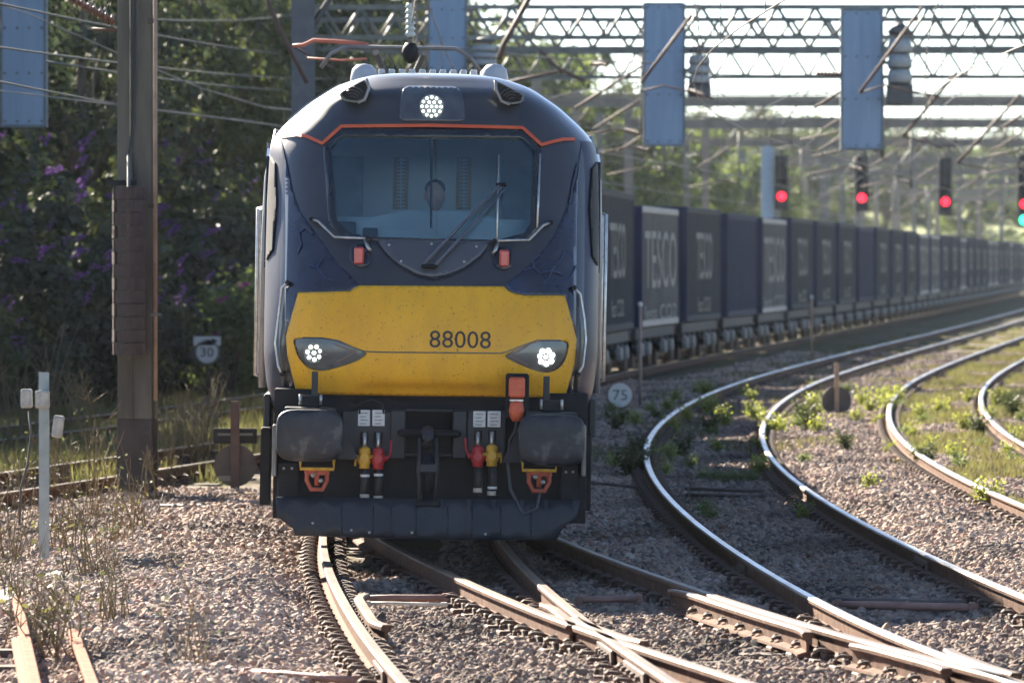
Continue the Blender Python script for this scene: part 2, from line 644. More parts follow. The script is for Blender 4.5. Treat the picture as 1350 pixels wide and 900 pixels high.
rod(gp(478, 789), gp(592, 788), .026, pipe_rust, 'rusty pink rod just in front of the locomotive between its rails')
rod(gp(480, 795), gp(590, 797), .013, paleblk, 'thin pale rod lying just nearer than the rusty pink rod')
rod(gp(760, 791), gp(846, 789), .026, pipe_rust, 'rusty rod in the shadow right of the rail crossing')
rod(gp(1098, 797), gp(1290, 801), .030, pipe_rust, 'long orange brown pipe between the rails of the middle track')
rod(gp(1092, 790), gp(1270, 794), .018, pipe_dark, 'dark thin pipe behind the long orange brown pipe')
rod(gp(320, 886), gp(476, 897), .024, pipe_rust, 'pinkish rod in the near ballast left of the nearest rail')
rod(gp(780, 636), gp(850, 643), .02, pipe_dark, 'grey rod in the train shadow beside the locomotive')
rod(gp(905, 644), gp(1008, 647), .022, pipe_dark, 'upper one of the two grey rods between curving rails')
rod(gp(905, 652), gp(1012, 654), .022, pipe_dark, 'lower one of the two grey rods between curving rails')

# ------------------------------------------------------------------ ballast stones
stm = bpy.data.materials.new('ballast_stone')
stm.use_nodes = True
nt = stm.node_tree
b = nt.nodes['Principled BSDF']
b.inputs['Roughness'].default_value = .9
b.inputs['Specular IOR Level'].default_value = .15
oi = nt.nodes.new('ShaderNodeObjectInfo')
rp = nt.nodes.new('ShaderNodeValToRGB')
el = rp.color_ramp.elements
el[0].position, el[0].color = 0, (.14, .125, .115, 1)
el[1].position, el[1].color = 1, (.58, .52, .46, 1)
for p, c in ((.18, (.22, .19, .175)), (.4, (.36, .275, .225)), (.6, (.43, .37, .32)), (.8, (.48, .36, .29)), (.9, (.24, .145, .11))):
    e = el.new(p)
    e.color = (*c, 1)
nt.links.new(oi.outputs['Random'], rp.inputs[0])
tcn = nt.nodes.new('ShaderNodeTexCoord')
nn = nt.nodes.new('ShaderNodeTexNoise')
nn.inputs['Scale'].default_value = 3
nn.inputs['Detail'].default_value = 6
nt.links.new(tcn.outputs['Object'], nn.inputs['Vector'])
mm = nt.nodes.new('ShaderNodeMix')
mm.data_type, mm.blend_type = 'RGBA', 'MULTIPLY'
mm.inputs[0].default_value = .55
nt.links.new(rp.outputs[0], mm.inputs[6])
nt.links.new(nn.outputs['Color'], mm.inputs[7])
hs = nt.nodes.new('ShaderNodeHueSaturation')
hs.inputs['Saturation'].default_value = 1.05
hs.inputs['Value'].default_value = 1.32
nt.links.new(mm.outputs[2], hs.inputs['Color'])
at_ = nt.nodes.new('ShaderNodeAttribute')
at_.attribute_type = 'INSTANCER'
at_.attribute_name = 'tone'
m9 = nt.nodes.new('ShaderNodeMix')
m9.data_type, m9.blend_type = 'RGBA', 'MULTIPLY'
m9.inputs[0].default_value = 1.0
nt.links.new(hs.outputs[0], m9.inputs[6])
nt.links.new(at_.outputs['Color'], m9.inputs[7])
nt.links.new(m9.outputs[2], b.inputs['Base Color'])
lib = bpy.data.collections.new('stone_library')
for i in range(7):
    bm = bmesh.new()
    bmesh.ops.create_icosphere(bm, subdivisions=1 if i % 2 else 2, radius=1.0)
    rr = random.Random(40 + i)
    ax = [Vector((rr.gauss(0, 1), rr.gauss(0, 1), rr.gauss(0, 1))).normalized() for _ in range(9)]
    dd = [rr.uniform(.55, .85) for _ in ax]
    for v in bm.verts:                           # cut by random planes: angular broken stone
        for a, d in zip(ax, dd):
            t = v.co.dot(a)
            if t > d:
                v.co -= a * (t - d)
        v.co = Vector((v.co.x * 1.25, v.co.y * .95, v.co.z * .72))
    sm_ = bpy.data.meshes.new('stone')
    bm.to_mesh(sm_)
    bm.free()
    sm_.materials.append(stm)
    lib.objects.link(bpy.data.objects.new('stone', sm_))


def stones(name, label, zones, smin, smax):
    P, S, T = [], [], []
    for (y0, y1, xl, xr, dens) in zones:
        n = int((y1 - y0) * dens * np.mean([xr(y) - xl(y) for y in np.linspace(y0, y1, 9)]))
        yy = rng.uniform(y0, y1, n)
        for y in yy:
            x = rng.uniform(xl(y), xr(y))
            # keep rail feet clear
            bad = False
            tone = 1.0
            for f, a, b_ in LINES:
                if a <= y <= b_:
                    dx = abs(x - f(y))
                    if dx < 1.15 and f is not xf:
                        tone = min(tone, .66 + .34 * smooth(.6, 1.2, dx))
                    if abs(dx - GAUGE / 2) < .085:
                        bad = True
                        break
            if bad:
                continue
            s = rng.uniform(smin, smax) * (1.35 if rng.random() < .12 else 1)
            P.append((x, y, gz(x, y) + s * .35))
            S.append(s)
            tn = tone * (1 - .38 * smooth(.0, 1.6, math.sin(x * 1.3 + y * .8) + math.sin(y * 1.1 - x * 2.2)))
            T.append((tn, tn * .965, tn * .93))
    me = bpy.data.meshes.new(name)
    me.from_pydata(P, [], [])
    a = me.attributes.new('stone_size', 'FLOAT', 'POINT')
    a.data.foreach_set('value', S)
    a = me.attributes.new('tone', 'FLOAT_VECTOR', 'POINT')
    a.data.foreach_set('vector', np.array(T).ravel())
    me.materials.append(stm)
    o = link(name, me)
    g = bpy.data.node_groups.new(name, 'GeometryNodeTree')
    g.interface.new_socket('Geometry', in_out='INPUT', socket_type='NodeSocketGeometry')
    g.interface.new_socket('Geometry', in_out='OUTPUT', socket_type='NodeSocketGeometry')
    N = g.nodes
    gi, go = N.new('NodeGroupInput'), N.new('NodeGroupOutput')
    ip = N.new('GeometryNodeInstanceOnPoints')
    ci = N.new('GeometryNodeCollectionInfo')
    ci.inputs['Collection'].default_value = lib
    ci.inputs['Separate Children'].default_value = True
    ci.inputs['Reset Children'].default_value = True
    rv = N.new('FunctionNodeRandomValue')
    rv.data_type = 'FLOAT_VECTOR'
    rv.inputs['Min'].default_value = (-1.25, -1.25, 0)
    rv.inputs['Max'].default_value = (1.25, 1.25, 6.28)
    na = N.new('GeometryNodeInputNamedAttribute')
    na.data_type = 'FLOAT'
    na.inputs['Name'].default_value = 'stone_size'
    L = g.links
    L.new(gi.outputs[0], ip.inputs['Points'])
    L.new(ci.outputs[0], ip.inputs['Instance'])
    ip.inputs['Pick Instance'].default_value = True
    L.new(rv.outputs['Value'], ip.inputs['Rotation'])
    L.new(na.outputs['Attribute'], ip.inputs['Scale'])
    L.new(ip.outputs[0], go.inputs[0])
    mo = o.modifiers.new('stones', 'NODES')
    mo.node_group = g
    tag(o, label, None, kind='stuff')
    return len(P)


fl = lambda y: -.0885 * y - .25
fr = lambda y: .0885 * y + .3
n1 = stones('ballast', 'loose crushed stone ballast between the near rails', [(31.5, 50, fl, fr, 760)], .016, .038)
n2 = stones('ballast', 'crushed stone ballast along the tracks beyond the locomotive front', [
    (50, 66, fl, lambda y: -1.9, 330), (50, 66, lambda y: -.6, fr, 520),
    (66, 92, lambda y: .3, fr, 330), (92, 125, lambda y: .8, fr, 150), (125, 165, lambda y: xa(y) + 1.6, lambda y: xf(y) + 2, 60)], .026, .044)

# ------------------------------------------------------------------ the locomotive
LX, LY, LHEAD, LROLL = -.652, 46.0, .020, .0175
LM = Matrix.Translation((LX, LY, 0)) @ Matrix.Rotation(LHEAD, 4, 'Z') @ Matrix.Rotation(LROLL, 4, 'Y')
LMI = LM.inverted()
loco = empty('locomotive', (0, 0, 0))
loco.matrix_world = LM
tag(loco, 'electric locomotive numbered 88008 with yellow nose and dark blue cab', 'locomotive')

paint_dark = mat('charcoal_paint', (.036, .036, .041), (.028, .029, .034), rough=.34, scale=4, coat=.45, bump=.012, bscale=9)
paint_navy = mat('navy_paint', (.020, .022, .040), (.014, .016, .030), rough=.27, scale=3, coat=.4, bump=.012, bscale=9, c3=(.020, .028, .062), lo=.38, hi=.60)
paint_yel = mat('warning_yellow_paint', (.74, .385, .022), (.68, .34, .018), rough=.45, scale=2.2, coat=.06, spec=.3)
# flies and dirt specks on the yellow nose
nt = paint_yel.node_tree
bs = nt.nodes['Principled BSDF']
old = bs.inputs['Base Color'].links[0].from_socket
vo = nt.nodes.new('ShaderNodeTexNoise')
vo.inputs['Scale'].default_value = 62
vo.inputs['Detail'].default_value = 2
tcn = nt.nodes.new('ShaderNodeTexCoord')
nt.links.new(tcn.outputs['Object'], vo.inputs['Vector'])
rp = nt.nodes.new('ShaderNodeValToRGB')
rp.color_ramp.elements[0].position, rp.color_ramp.elements[1].position = .665, .70
nt.links.new(vo.outputs['Fac'], rp.inputs[0])
mxc = nt.nodes.new('ShaderNodeMix')
mxc.data_type = 'RGBA'
nt.links.new(rp.outputs[0], mxc.inputs[0])
nt.links.new(old, mxc.inputs[6])
mxc.inputs[7].default_value = (.20, .115, .03, 1)
mp_ = nt.nodes.new('ShaderNodeMapping')
mp_.inputs['Scale'].default_value = (7, 7, .9)
nt.links.new(tcn.outputs['Object'], mp_.inputs[0])
n5 = nt.nodes.new('ShaderNodeTexNoise')
n5.inputs['Scale'].default_value = 1.6
n5.inputs['Detail'].default_value = 8
nt.links.new(mp_.outputs[0], n5.inputs['Vector'])
r5 = nt.nodes.new('ShaderNodeValToRGB')
r5.color_ramp.elements[0].position, r5.color_ramp.elements[1].position = .42, .75
r5.color_ramp.elements[1].color = (.24, .24, .24, 1)
nt.links.new(n5.outputs['Fac'], r5.inputs[0])
m5 = nt.nodes.new('ShaderNodeMix')
m5.data_type = 'RGBA'
nt.links.new(r5.outputs[0], m5.inputs[0])
nt.links.new(mxc.outputs[2], m5.inputs[6])
m5.inputs[7].default_value = (.40, .23, .045, 1)
nt.links.new(m5.outputs[2], bs.inputs['Base Color'])
orange = mat('orange_line_paint', (.62, .115, .035), (.55, .09, .03), rough=.4)
blackgl = mat('black_surround', (.018, .020, .024), (.012, .013, .016), rough=.18, coat=.3)
black = mat('underframe_black', (.010, .011, .014), (.006, .006, .008), rough=.66, scale=8, bump=.15, c3=(.02, .018, .017), spec=.3)
blackmid = mat('headstock_grey', (.020, .022, .028), (.013, .014, .018), rough=.55, scale=7, bump=.1)
ploughm = mat('plough_blue_black', (.012, .016, .025), (.008, .010, .016), rough=.55, scale=5, bump=.12, c3=(.022, .022, .026))
steel = mat('bare_steel', (.55, .54, .52), (.40, .38, .36), rough=.35, metal=.85, scale=20)
whitep = mat('white_plate', (.62, .62, .60), (.52, .52, .50), rough=.5, scale=30)
redp = mat('red_valve', (.42, .03, .035), (.30, .02, .025), rough=.45, scale=20)
yelp = mat('yellow_valve', (.58, .33, .03), (.45, .25, .03), rough=.45, scale=20)
orgp = mat('orange_socket', (.58, .11, .045), (.48, .08, .03), rough=.5, scale=20)
rubber = mat('rubber_hose', (.018, .018, .02), (.01, .01, .012), rough=.6, scale=20)
redlamp = mat('red_marker_lens', (.48, .035, .03), (.40, .025, .025), rough=.25, scale=10, coat=.5)
lens = mat('lamp_lens_dark', (.075, .085, .10), (.05, .055, .065), rough=.15, coat=.6, scale=6)
ledm = emit('led_white', (.93, 1.0, .92), .8)
cabwall = mat('cab_interior', (.70, .75, .74), (.62, .68, .67), rough=.7, scale=3)
cabdesk = mat('cab_desk', (.58, .70, .70), (.50, .62, .62), rough=.6, scale=4)
ventm = mat('vent_slat_ochre', (.50, .27, .09), (.40, .21, .07), rough=.6)
glass = bpy.data.materials.new('windscreen_glass')
glass.use_nodes = True
nt = glass.node_tree
nt.nodes.remove(nt.nodes['Principled BSDF'])
tr = nt.nodes.new('ShaderNodeBsdfTransparent')
tr.inputs['Color'].default_value = (.93, .98, .98, 1)
gl = nt.nodes.new('ShaderNodeBsdfGlossy')
gl.inputs['Roughness'].default_value = .03
gl.inputs['Color'].default_value = (.80, 1.0, .98, 1)
fr_ = nt.nodes.new('ShaderNodeFresnel')
fr_.inputs['IOR'].default_value = 2.15
mx = nt.nodes.new('ShaderNodeMixShader')
nt.links.new(fr_.outputs[0], mx.inputs[0])
nt.links.new(tr.outputs[0], mx.inputs[1])
nt.links.new(gl.outputs[0], mx.inputs[2])
nt.links.new(mx.outputs[0], nt.nodes['Material Output'].inputs['Surface'])

_y0 = spline([(1.15, .60), (1.35, .45), (1.6, .385), (1.9, .42), (2.15, .52), (2.5, .72), (2.95, .97), (3.36, 1.20), (3.6, 1.33), (3.74, 1.44), (3.82, 1.60), (3.87, 1.95), (3.90, 2.7)])
WT = [(1.15, 1.25), (1.35, 1.31), (1.6, 1.335), (3.0, 1.345), (3.22, 1.335), (3.36, 1.285), (3.45, 1.205), (3.61, 1.02), (3.78, .76), (3.87, .46), (3.905, .12)]


def Wz(z):
    return sum(pinterp(z + d, WT) for d in (-.03, -.015, 0, .015, .03)) / 5


def y0(z):
    return _y0(min(3.9, max(1.15, z)))


NPOW = 2.7


def Dz(z):
    return 1.05 * (Wz(z) / 1.34)


def lip(x, z):
    """shallow recess along the bottom of the yellow nose"""
    e = 1 - (x + .02) ** 2 / .60 ** 2
    if e <= 0:
        return 0.0
    top = 1.315 + .085 * min(1.0, e * 2.6) ** .5
    return .055 * smooth(0, .03, top - z) * (min(1, e * 2)) if z < top else 0.0


def S(x, z):
    t = min(.995, abs(x) / Wz(z))
    return y0(z) + Dz(z) * (1 - (1 - t ** NPOW) ** (1 / NPOW)) + lip(x, z)


def lp(px, py, yl):
    """photo pixel at the locomotive's own depth yl -> its local x, z"""
    Yw = LY + yl
    for _ in range(4):
        p = LMI @ at(px, py, Yw)
        Yw += yl - p.y
    return p


def lps(px, py):
    yl = .8
    for _ in range(8):
        p = lp(px, py, yl)
        yl = .5 * yl + .5 * S(p.x, p.z)
    return p.x, p.z


def dense(poly, step=.03, closed=True):
    out = []
    n = len(poly)
    for i in range(n if closed else n - 1):
        a, b = Vector(poly[i]), Vector(poly[(i + 1) % n])
        k = max(1, int((b - a).length / step))
        out += [a + (b - a) * (j / k) for j in range(k)]
    if not closed:
        out.append(Vector(poly[-1]))
    return out


def inside(p, poly):
    c, n = False, len(poly)
    for i in range(n):
        a, b = poly[i], poly[i - 1]
        if (a[1] > p[1]) != (b[1] > p[1]) and p[0] < (b[0] - a[0]) * (p[1] - a[1]) / (b[1] - a[1]) + a[0]:
            c = not c
    return c


def rounded(poly, r, k=4):
    out, n = [], len(poly)
    for i in range(n):
        p, a, b = Vector(poly[i]), Vector(poly[i - 1]), Vector(poly[(i + 1) % n])
        da, db = (a - p), (b - p)
        ra = min(r, da.length * .45)
        rb = min(r, db.length * .45)
        A, B = p + da.normalized() * ra, p + db.normalized() * rb
        for j in range(k + 1):
            t = j / k
            out.append(A * (1 - t) ** 2 + p * 2 * t * (1 - t) + B * t * t)
    return out


def patch(name, m, poly, parent, off=.006, holes=(), px=True, step=.035, skirt=.03, fn=None):
    """a panel that follows the nose surface inside an outline"""
    fn = fn or S
    conv = (lambda q: [Vector(lps(*p)) for p in q]) if px else (lambda q: [Vector(p) for p in q])
    out = conv(poly)
    hol = [conv(h) for h in holes]
    loops = [dense(out, step)] + [dense(h, step) for h in hol]
    V, E = [], []
    for lo_ in loops:
        o = len(V)
        V += [Vector((p[0], p[1])) for p in lo_]
        E += [(o + i, o + (i + 1) % len(lo_)) for i in range(len(lo_))]
    x0, x1 = min(p[0] for p in out), max(p[0] for p in out)
    z0, z1 = min(p[1] for p in out), max(p[1] for p in out)
    g = step * 1.3
    for i in range(int((x1 - x0) / g) + 1):
        for j in range(int((z1 - z0) / g) + 1):
            p = (x0 + (i + .5) * g, z0 + (j + .5 * (i % 2)) * g)
            if inside(p, out) and not any(inside(p, h) for h in hol):
                V.append(Vector(p))
    r = delaunay_2d_cdt(V, E, [], 0, 1e-5)
    vv, ff = r[0], r[2]
    keep = []
    for f in ff:
        c = (sum(vv[i][0] for i in f) / len(f), sum(vv[i][1] for i in f) / len(f))
        if inside(c, loops[0]) and not any(inside(c, h) for h in loops[1:]):
            keep.append(f)
    mb = MB()
    nrm = []
    for p in vv:
        e_ = .004
        sx = (fn(p[0] + e_, p[1]) - fn(p[0] - e_, p[1])) / (2 * e_)
        sz = (fn(p[0], p[1] + e_) - fn(p[0], p[1] - e_)) / (2 * e_)
        nrm.append(Vector((max(-8, min(8, sx)), -1, max(-3, min(3, sz)))).normalized())
    mb.add([Vector((p[0], fn(p[0], p[1]), p[1])) + n_ * off for p, n_ in zip(vv, nrm)], keep, 0, True)
    cnt = {}
    for f in keep:
        for i in range(len(f)):
            e = (f[i], f[(i + 1) % len(f)])
            cnt[tuple(sorted(e))] = cnt.get(tuple(sorted(e)), 0) + 1
    if skirt:
        nv = len(mb.v)
        mb.v += [tuple(Vector(v) - n_ * skirt) for v, n_ in zip(mb.v[:nv], nrm)]
        for (a, b_), c in cnt.items():
            if c == 1:
                mb.f.append((a, b_, b_ + nv, a + nv))
                mb.mi.append(0)
                mb.sm.append(False)
    return mb.build(name, m, parent)


def strip(name, m, pts, w, parent, off=.009):
    """a painted or raised line along the nose, w wide"""
    P = [Vector(p) for p in dense([lps(*p) for p in pts], .03, False)]
    mb = MB()
    vs_ = []
    for i, p in enumerate(P):
        t = (P[min(i + 1, len(P) - 1)] - P[max(0, i - 1)]).normalized()
        n = Vector((-t[1], t[0])) * w / 2
        for q in (p + n, p - n):
            y = S(q[0], q[1])
            vs_ += [(q[0], y - off, q[1]), (q[0], y + .004, q[1])]
    fs = []
    for i in range(len(P) - 1):
        a, b_ = i * 4, i * 4 + 4
        fs += [(a, a + 2, b_ + 2, b_), (a, b_, b_ + 1, a + 1), (a + 2, a + 3, b_ + 3, b_ + 2)]
    mb.add(vs_, fs, 0, False)
    return mb.build(name, m, parent)


def on(px, py, off=0.0):
    x, z = lps(px, py)
    return Vector((x, S(x, z) - off, z))


GLASSPX = [(450, 180), (689, 183), (704, 200), (701, 291), (690, 308), (655, 317), (487, 313), (462, 308), (444, 291), (435.5, 196)]
GLASSPX = rounded(GLASSPX, 4, 2)
SURRPX = rounded([(447, 167.5), (692, 170), (714, 192), (711, 296), (699, 315), (662, 321), (481, 317), (452, 313), (434, 297), (426, 190)], 8, 3)
glass_poly = [lps(*p) for p in GLASSPX]
surr_poly = [lps(*p) for p in SURRPX]

# body shell: rings at every height, nose at the front, flat end at the back
zl = list(np.arange(1.17, 3.3, .045)) + list(np.arange(3.3, 3.9, .022))
NT = 64
rows = []
for z in zl:
    W, D, yy = Wz(z), Dz(z), y0(z)
    half = []
    for j in range(NT + 1):
        th = math.pi / 2 * j / NT
        x = W * math.sin(th) ** (2 / NPOW)
        y = yy + D * (1 - max(0, math.cos(th)) ** (2 / NPOW)) + lip(x, z) * 1.35 + (.025 if z < 2.1 and x < 1.15 else 0)
        half.append((x, y))
    half += [(W, yy + D + .3), (W, 6.0), (W, 13.0), (W, 20.4)]
    rows.append([(-x, y, z) for x, y in half[::-1]] + [(x, y, z) for x, y in half[1:]])
nc = len(rows[0])
mb = MB()
mb.v = [p for r_ in rows for p in r_]
for i in range(len(rows) - 1):
    for j in range(nc - 1):
        q = (i * nc + j, i * nc + j + 1, (i + 1) * nc + j + 1, (i + 1) * nc + j)
        ps = [mb.v[k] for k in q]
        if ps[0][1] < 3 and any(inside((p[0], p[2]), glass_poly) for p in ps):
            continue
        cx = sum(abs(p[0]) for p in ps) / 4
        cz = ps[0][2]
        mb.f.append(q)
        mb.mi.append(1 if (cz < 3.33 and (cx > Wz(cz) * .90 or ps[0][1] > 3)) else 0)
        mb.sm.append(True)
mb.f.append(tuple((len(rows) - 1) * nc + j for j in range(nc)))
mb.mi.append(0)
mb.sm.append(False)
mb.f.append(tuple(range(nc)))
mb.mi.append(0)
mb.sm.append(False)
for i in range(len(rows) - 1):
    a, b_ = i * nc, (i + 1) * nc
    mb.f.append((a, b_, b_ + nc - 1, a + nc - 1))
    mb.mi.append(1)
    mb.sm.append(False)
paint_side = mat('side_navy_paint', (.024, .028, .06), (.018, .021, .045), rough=.45, scale=3, spec=.25)
shell = mb.build('body_shell', [paint_dark, paint_side], loco)

# navy flanks
FL = S
lb = [(371, 184), (379, 215), (386, 251), (396, 279), (409, 297), (427, 322), (448, 350), (474, 374.5)]
rb = [(766, 190), (762, 229), (751, 265), (730, 311), (704, 343), (678, 366), (666, 375.5)]
patch('flank_panel', paint_navy, lb + [(466, 383), (440, 386), (394, 386.5), (378.5, 441), (380, 468), (392, 517), (383, 517), (377, 440), (376, 380), (377, 300), (376, 220)], loco, .006, step=.025)
patch('flank_panel', paint_navy, rb + [(674, 385), (692, 390), (744, 390.5), (758.5, 446), (756, 480), (744, 521), (754, 521), (758.5, 446), (759, 380), (760, 300), (761, 232)], loco, .006, step=.025)
for s in (-1, 1):
    w1, w2 = .945, .982
    pz = [(w1, 2.42), (w1 - .02, 2.8), (w1, 3.12), (w2, 3.18), (w2 + .004, 2.8), (w2, 2.34)]
    patch('side_window', black, [(s * Wz(z) * t, z) for t, z in pz], loco, .012, px=False, step=.016, skirt=.02)
# pale crack-like flashes painted on the flanks
flash = mat('flash_blue_paint', (.040, .052, .11), (.03, .04, .085), rough=.3)
fp = empty('flash_pattern', parent=loco)
for pts in ([(383, 300), (394, 306), (402, 300), (412, 308)], [(394, 306), (397, 322), (392, 333)], [(405, 348), (418, 352), (428, 366), (440, 370)], [(418, 352), (424, 342)],
            [(690, 356), (704, 352), (712, 360), (728, 356), (742, 362)], [(704, 352), (702, 343), (712, 336)], [(728, 356), (738, 344), (744, 330)], [(736, 376), (752, 366), (760, 350)], [(716, 374), (724, 366), (728, 356)],
            [(751, 268), (756, 240), (762, 215)]):
    strip('flash', flash, pts, .011, fp, .022)

# yellow warning panel with the two lamp openings
EYE_L = rounded([(387, 446), (424, 446), (440, 448), (464, 458), (486, 465), (472, 475), (444, 484), (424, 488.5), (407, 485), (394, 470)], 7, 3)
EYE_R = rounded([(663, 469), (690, 457), (706, 451), (722, 449), (749, 450), (745, 472), (735, 486), (720, 491), (702, 487), (680, 478)], 7, 3)
YEL = [(378, 443), (394, 386), (462, 384.5), (467, 380), (474, 377), (664, 378), (670, 384), (678, 387.5), (692, 390), (744, 390), (759, 447), (756, 480), (744, 522.5), (392, 518), (380, 468)]
yp = patch('nose_panel', paint_yel, YEL, loco, .010, (EYE_L, EYE_R), step=.028)
yp['label'] = 'yellow warning nose panel speckled with dirt'
for eye in (EYE_L, EYE_R):
    left = eye is EYE_L
    hl = patch('headlight', lens, eye, loco, .002, skirt=0)
    o_ = rounded([(p[0] + (p[0] - (430 if left else 708)) * .012, p[1] + (p[1] - (467 if left else 470)) * .02) for p in eye], 2, 2)
    patch('rim', black, o_, hl, .0125, (eye,), step=.03, skirt=.02)
    c = (414, 465) if left else (719.5, 470.5)
    p = on(*c)
    MB().lathe([(.082, -.004), (.082, .02)], (p.x, p.y - .018, p.z), 'y', 20).build('reflector', lens, hl)
    if not left:
        ledm = emit('led_white_bright', (.95, 1.0, .93), 3.0)
    led = MB().lathe([(.0, -.012), (.009, -.010), (.0165, 0), (.017, .006)], (0, 0, 0), 'y', 10).mesh('led', ledm)
    link('led', led, hl, (p.x, p.y - .024, p.z))
    for k in range(7):
        a = k * 2 * math.pi / 7 + .3
        link('led', led, hl, (p.x + .052 * math.cos(a), p.y - .024, p.z + .052 * math.sin(a)), None, 1.0 if left else 1.25)
    # inner trim line of the lamp glass
    strip('trim', mat('lens_trim', (.16, .10, .09), (.12, .08, .07), rough=.4), [(440, 453), (468, 464), (444, 477)] if left else [(696, 456), (672, 469), (696, 481)], .010, hl, .008)
strip('seam', blackgl, [(379, 444.5), (425, 445.5), (446, 449), (466, 458), (480, 463), (500, 464), (660, 465.5), (668, 463.5), (690, 455), (708, 448.5), (758, 448.5)], .011, loco, .0125)
# running number
tm = text_mesh('88008', 1.0, mat('number_black', (.012, .012, .013), rough=.5))
co = [v.co.copy() for v in tm.vertices]
bx0, bx1, by0, by1 = min(c.x for c in co), max(c.x for c in co), min(c.y for c in co), max(c.y for c in co)
(xa0, za0), (xa1, za1) = lps(566, 458), lps(647, 459.5)
hz = 22.5 / 166.5
for v in tm.vertices:
    t = (v.co.x - bx0) / (bx1 - bx0)
    x = xa0 + (xa1 - xa0) * t
    z = za0 + (za1 - za0) * t + hz * (v.co.y - by0) / (by1 - by0)
    v.co = (x, S(x, z) - .0125, z)
num = link('running_number', tm, loco)
num['label'] = 'black running number 88008 on the yellow nose'

# windscreen, its surround, the orange line
patch('windscreen_surround', blackgl, SURRPX, loco, .009, (GLASSPX,), step=.03, skirt=.05)
gp_ = patch('windscreen', glass, GLASSPX, loco, -.004, step=.05, skirt=0)
ol = strip('orange_line', orange, [(366, 175.5), (372, 180), (391, 177.5), (405, 180), (425, 189), (450, 166.6), (569, 165.5), (689, 168.5), (714, 191), (728, 187), (743, 183.5), (758, 183.5)], .026, loco, .019)
p0, p1 = on(569, 176, -.02), on(568.5, 300, -.02)
MB().tube([p0, p1], .011, 6).build('windscreen_bar', black, loco)

# charcoal lip under the windscreen: half-oval cover with bolts
cov = rounded([(497, 317.5), (646, 320), (634, 337), (612, 353), (588, 363), (570, 366), (550, 362), (527, 350), (509, 334)], 6, 3)
coverm = mat('cover_grey', (.10, .105, .115), (.085, .088, .098), rough=.38, scale=4, metal=.3)
cv = patch('wiper_cover', coverm, cov, loco, .012, step=.03)
strip('edge', blackgl, [(496, 318), (509, 335), (527, 351.5), (550, 363.5), (570, 367.5), (588, 364.5), (612, 354.5), (634, 338.5), (647, 321)], .014, cv, .014)
boltm = MB().lathe([(0, -.012), (.010, -.010), (.012, 0)], (0, 0, 0), 'y', 8).mesh('bolt', steel)
for q in ((513, 323), (529, 344.5), (569, 321.5), (612, 345), (628, 325)):
    link('bolt', boltm, cv, on(*q, .016))

# wiper: pivot, two parallel arms, upright blade
wp = empty('wiper', parent=loco)
wg = mat('wiper_grey', (.09, .11, .15), (.07, .085, .12), rough=.4, metal=.3)
MB().tube([on(558, 349, .05), on(655, 247, .075), on(663, 242, .07)], [.017, .011, .010], 6).build('arm', wg, wp)
MB().tube([on(574, 350, .05), on(667, 247, .075)], [.017, .011], 6).build('arm', wg, wp)
MB().box(on(566, 351, .04), (.13, .05, .035), bev=.01).build('pivot', black, wp)
MB().box(on(661, 243.5, .075), (.09, .03, .03), bev=.008).build('joint', black, wp)
MB().tube([on(657.5, 205, .045), on(656, 260, .05), on(655, 318, .045)], .008, 5).build('blade', steel, wp)

# grab rails under the windscreen
for pts in ([(411, 289), (420, 292), (441, 312.5), (485, 314.5)], [(726, 293.5), (716, 297), (697, 316.5), (652, 317.5)]):
    o = MB().tube([on(*q, .07) for q in pts], .0105, 7).build('grab_rail', steel, loco)
    for q in (pts[0], pts[-1]):
        MB().tube([on(*q, .085), on(*q, -.01)], .02, 7).build('bracket', black, o)
for pts in ([(712, 203), (708, 300)],):
    MB().tube([on(*q, .02) for q in pts], .010, 6).build('edge_trim', steel, loco)

# red marker lamps in black bezels
for (x, y, s) in ((473.5, 337, 1), (664.5, 340.5, -1)):
    ov = rounded([(x - 11.5, y - 12), (x + 4, y - 15), (x + 11, y - 10), (x + 10 if s < 0 else x + 17, y + 13), (x - 1, y + 18), (x - (12 if s > 0 else 16), y + 8)], 8, 3)
    ml = patch('marker_lamp', blackgl, ov, loco, .018, step=.03)
    c = on(x, y, .05)
    MB().box(c, (.078, .05, .135), bev=.014).build('lens', redlamp, ml)
    MB().tube([on(x + s * 8, y - 22, .03), on(x + s * 12, y - 10, .05), on(x + s * 15, y - 6, .03)], .016, 6).build('hinge', steel, ml)

# top headlight
th = patch('top_headlight', lens, rounded([(533, 115), (604, 116), (610, 128), (614, 161), (526, 160), (529, 128)], 8, 3), loco, .014, step=.018)
p = on(569, 141, .045)
MB().lathe([(.098, -.006), (.098, .08)], p, 'y', 22).build('reflector', lens, th)
led = MB().lathe([(.0, -.010), (.008, -.008), (.0125, 0), (.013, .006)], (0, 0, 0), 'y', 8).mesh('led', emit('led_white_soft', (.93, 1.0, .92), .5))
link('led', led, th, p + Vector((0, -.016, 0)))
for n_, r_ in ((6, .039), (12, .076)):
    for k in range(n_):
        a = 2 * math.pi * k / n_
        link('led', led, th, p + Vector((r_ * math.cos(a), -.016, r_ * math.sin(a))))

